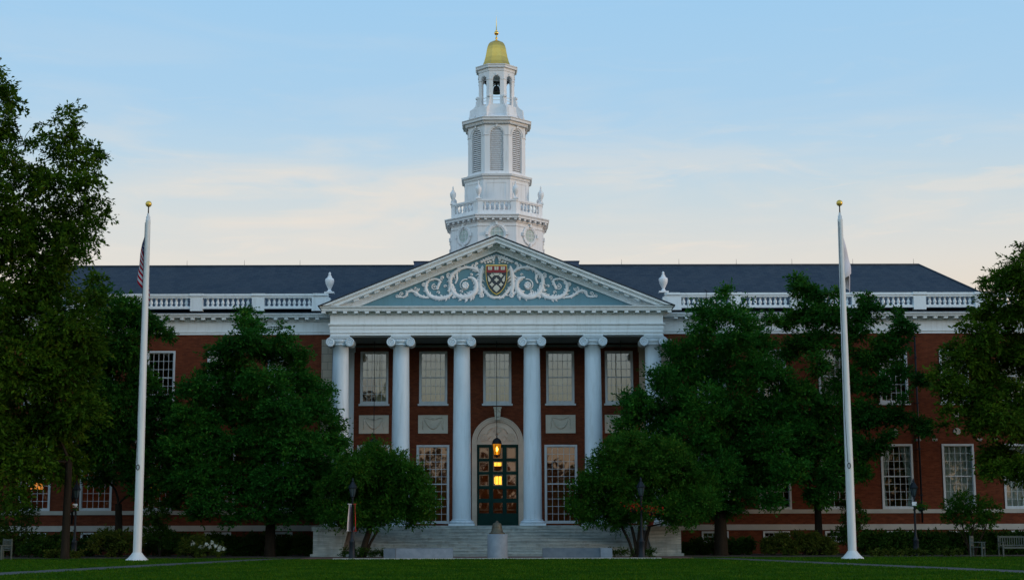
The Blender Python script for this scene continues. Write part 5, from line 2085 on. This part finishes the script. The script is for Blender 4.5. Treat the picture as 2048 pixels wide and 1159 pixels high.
# the wood behind the viewer, mirrored in the window glass
rng = np.random.default_rng(77)
lob = []
x = -80
while x < 80:
    hgt = rng.uniform(9.0, 12.5) + (7 if abs(x) > 24 else 0) + (9 if abs(x + 18) < 3.5 else 0) + (3 if abs(x + 12) < 4 else 0)
    for k in range(16 + (14 if abs(x + 18) < 3.5 or abs(x) > 24 else 0)):
        lob.append((x + rng.normal(0, 1.8), -48 + rng.normal(0, 2.0), hgt * (.08 + .84 * rng.random()), rng.uniform(1.5, 2.6)))
    x += rng.uniform(2.5, 4.5)
pos, dr, bs, sd = crown_points(lob, 230000, rng, L=1.2, per=14, squash=.9, gap=0)
V, F = leaf_cloud(pos, dr, .55, rng)
link('far_woods', np_mesh('far_woods', V, F, LEAF['woods']), kind='stuff', label='distant wood across the lawn, mirrored in the window glass')


# =====================================================================================
# LAMP POSTS, BANNERS, BASKETS, CHAIRS, BENCH, PLANTERS
# =====================================================================================
def lamp_meshes():
    p = MB()
    p.lathe([(.17, 0), (.17, .12), (.14, .18), (.13, .75), (.15, .78), (.10, .85), (.07, .95), (.055, 1.2), (.045, 2.72), (.06, 2.75), (.04, 2.80)], 14)
    g_ = MB()
    g_.lathe([(.09, 2.88), (.155, 3.22)], 6, smooth=False)
    h = MB()
    h.lathe([(.05, 2.80), (.10, 2.83), (.10, 2.88), (.085, 2.88)], 10)
    h.lathe([(.20, 3.22), (.21, 3.26), (.13, 3.40), (.07, 3.50), (.05, 3.52), (.06, 3.56), (.015, 3.70)], 6, smooth=False)
    for k in range(6):
        a = k * math.pi / 3
        h.tube([(.095 * math.cos(a), .095 * math.sin(a), 2.88), (.165 * math.cos(a), .165 * math.sin(a), 3.22)], .010, 4)
    return p.mesh('post', M['iron']), g_.mesh('lantern_glass', M['lamp_glass']), h.mesh('lantern_cap', M['iron'])


lp, lg, lh = lamp_meshes()


def lamp_post(u, Y, label, sc=1.0):
    p = P(u, 1108, Y)
    root = thing('lamp_post', label, 'lamp post', (p.x, Y, 0), 'black lamp posts along the building')
    link('post', lp, root, (p.x, Y, 0))
    link('lantern_glass', lg, root, (p.x, Y, 0))
    link('lantern_cap', lh, root, (p.x, Y, 0))
    return p.x


x1 = lamp_post(704, 70.9, 'black lamp post carrying red and white banners, left of the steps')
x2 = lamp_post(1284, 70.9, 'black lamp post in front of the small tree right of the steps')
x3 = lamp_post(1833, 73.6, 'black lamp post between two tall windows of the right wing')
x4 = lamp_post(148, 73.6, 'black lamp post beside the trunk of the tallest tree')
for x_, Yp in ((x3, 73.6), (x4, 73.6)):
    mb = MB()
    mb.box(x_ - .13, x_ + .09, Yp - .09, Yp - .06, 2.50, 2.58)
    mb.box(x_ - .13, x_ + .09, Yp - .085, Yp - .065, 2.40, 2.497)
    mb.cur = 0
    tag(put('post_sign', mb, M['white_cloth'], None, (x_, Yp, 2.5), world=True), 'tiny white plate fixed to the lamp post ' + ('of the right wing' if x_ > 0 else 'under the tallest tree'), 'sign', 'white plates on lamp posts')

# banners on the left lamp post
for sx, m_, lab in ((-1, 'white_cloth', 'white side banner hanging on the lamp post left of the steps'), (1, 'red_cloth', 'red side banner hanging on the lamp post left of the steps')):
    mb = MB()
    n = 10
    for i in range(n):
        z0, z1 = 1.28 + 1.22 * i / n, 1.28 + 1.22 * (i + 1) / n

        def bx_(z):
            return x1 + sx * (.045 + .05 * (1 - (z - 1.28) / 1.22))
        for j in range(4):
            y0, y1 = 70.55 + .18 * j, 70.55 + .18 * (j + 1)

            def pt(y, z):
                k = (y - 70.55)
                return (bx_(z) + sx * (.10 - k * .12) + .015 * math.sin(k * 12 + z * 3), y, z)
            mb.quad(pt(y0, z0), pt(y1, z0), pt(y1, z1), pt(y0, z1))
    mb.tube([(x1, 70.9, 2.50), (x1 + sx * .19, 70.55, 2.50)], .012, 4)
    mb.tube([(x1, 70.9, 1.28), (x1 + sx * .24, 70.55, 1.28)], .012, 4)
    tag(put('street_banner', mb, M[m_], None, (x1, 70.9, 1.28), world=True), lab, 'banner')


def basket(x, Y, z, lab, col='red', r=.20, n=260):
    root = thing('flower_basket', lab, 'flower basket', (x, Y, z), 'hanging flower baskets')
    b_ = MB()
    b_.lathe([(.03, -.16), (.10, -.13), (.16, -.04), (.17, .02)], 14)
    b_.tube([(0, 0, .45), (0, 0, .02)], .008, 4)
    put('basket', b_, M['iron'], root, (x, Y, z))
    rng_ = np.random.default_rng(int(abs(x) * 1000))
    pos = rng_.normal(0, 1, (n, 3)) * np.array([r, r, r * .55]) * .62 + np.array([0, 0, .08])
    V, F = leaf_cloud(pos, rng_.normal(0, 1, (n, 3)), .085, rng_, 1.5)
    link('leaves', np_mesh('leaves', V, F, LEAF['fresh']), root, (x, Y, z))
    if col:
        pos = rng_.normal(0, 1, (n // 2, 3)) * np.array([r, r, r * .5]) * .68 + np.array([0, -.03, .12])
        V, F = leaf_cloud(pos, rng_.normal(0, 1, (n // 2, 3)), .075, rng_, 1.2)
        link('flowers', np_mesh('flowers', V, F, LEAF['red']), root, (x, Y, z))


basket(x2 - .33, 70.85, 2.25, 'hanging basket of red flowers left of the lamp post right of the steps', 'red', .28)
basket(x2 + .45, 70.85, 2.10, 'hanging basket of red flowers right of the lamp post right of the steps', 'red', .34)
basket(x3 + .32, 73.6, 2.28, 'green hanging basket on the lamp post of the right wing', None, .26)
basket(x4 - .22, 73.6, 2.30, 'hanging basket with a few red blooms on the lamp post under the tallest tree', 'red', .24)
for x_, xb in ((x2, (-.33, .45)), (x3, (.32,)), (x4, (-.22,))):
    pass

# planters on the cheek blocks
for (u_, Y_, z_, lab) in ((682, 75.6, 1.46, 'terracotta pot of red flowers on the left cheek block of the steps'), (1300, 75.6, 1.46, 'terracotta pot of red flowers on the right cheek block of the steps')):
    x_ = P(u_, 1050, Y_).x
    root = thing('flower_pot', lab, 'flower pot', (x_, Y_, z_), 'flower pots on the cheek blocks')
    b_ = MB()
    b_.lathe([(.15, 0), (.22, .30), (.25, .31), (.25, .37), (.20, .37)], 18)
    put('pot', b_, M['terracotta'], root, (x_, Y_, z_))
    rng_ = np.random.default_rng(int(u_))
    for nm, mt, n_, hh_ in (('leaves', 'shrub', 260, .5), ('flowers', 'red', 110, .56)):
        pos = rng_.normal(0, 1, (n_, 3)) * np.array([.17, .17, .10]) + np.array([0, 0, hh_])
        V, F = leaf_cloud(pos, rng_.normal(0, 1, (n_, 3)), .08, rng_, 1.4)
        link(nm, np_mesh(nm, V, F, LEAF[mt]), root, (x_, Y_, z_))


# garden seats
def seat_thing(name, label, cat, at, rot, w, group=None):
    root = link(name, None, None, at, label=label, category=cat)
    root.rotation_euler = (0, 0, rot)
    if group:
        root['group'] = group
    hw = w / 2

    def add(nm, mb):
        me = mb.mesh(nm, M['wood'])
        o = bpy.data.objects.new(nm, me)
        COL.objects.link(o)
        o.parent = root
        return o
    mb = MB()
    for k in range(6):
        y = -.24 + k * .09
        mb.box(-hw, hw, y, y + .07, .42, .445)
    mb.box(-hw, hw, -.27, -.24, .36, .42)
    add('seat', mb)
    mb = MB()
    mb.box(-hw, hw, .25, .29, .86, .94)
    mb.box(-hw, hw, .25, .28, .48, .53)
    n_ = max(5, int(w / .11))
    for k in range(n_):
        x_ = -hw + .08 + (w - .16) * k / (n_ - 1)
        mb.box(x_ - .02, x_ + .02, .255, .275, .53, .86)
    add('backrest', mb)
    for sx in (-1, 1):
        for y0, z1 in ((-.27, .64), (.25, .96)):
            mb = MB()
            mb.box(sx * hw - .03, sx * hw + .03, y0, y0 + .06, 0, z1)
            add('leg', mb)
        mb = MB()
        mb.box(sx * hw - .04, sx * hw + .04, -.31, .25, .642, .675)
        add('armrest', mb)
    return root


p = P(2046, 1110, 72.0)
seat_thing('garden_bench', 'grey slatted wooden bench at the far right edge of the lawn', 'bench', (p.x + .05, 72.6, .03), R(4), 1.75)
p = P(1962, 1110, 72.0)
seat_thing('garden_chair', 'grey wooden armchair turned sideways beside the slatted bench on the right', 'chair', (p.x, 72.4, .03), R(62), .62, 'wooden garden armchairs')
p = P(2, 1115, 71.0)
seat_thing('garden_chair', 'wooden armchair with a slatted back at the far left edge', 'chair', (p.x - .1, 71.4, .0), R(-40), .66, 'wooden garden armchairs')
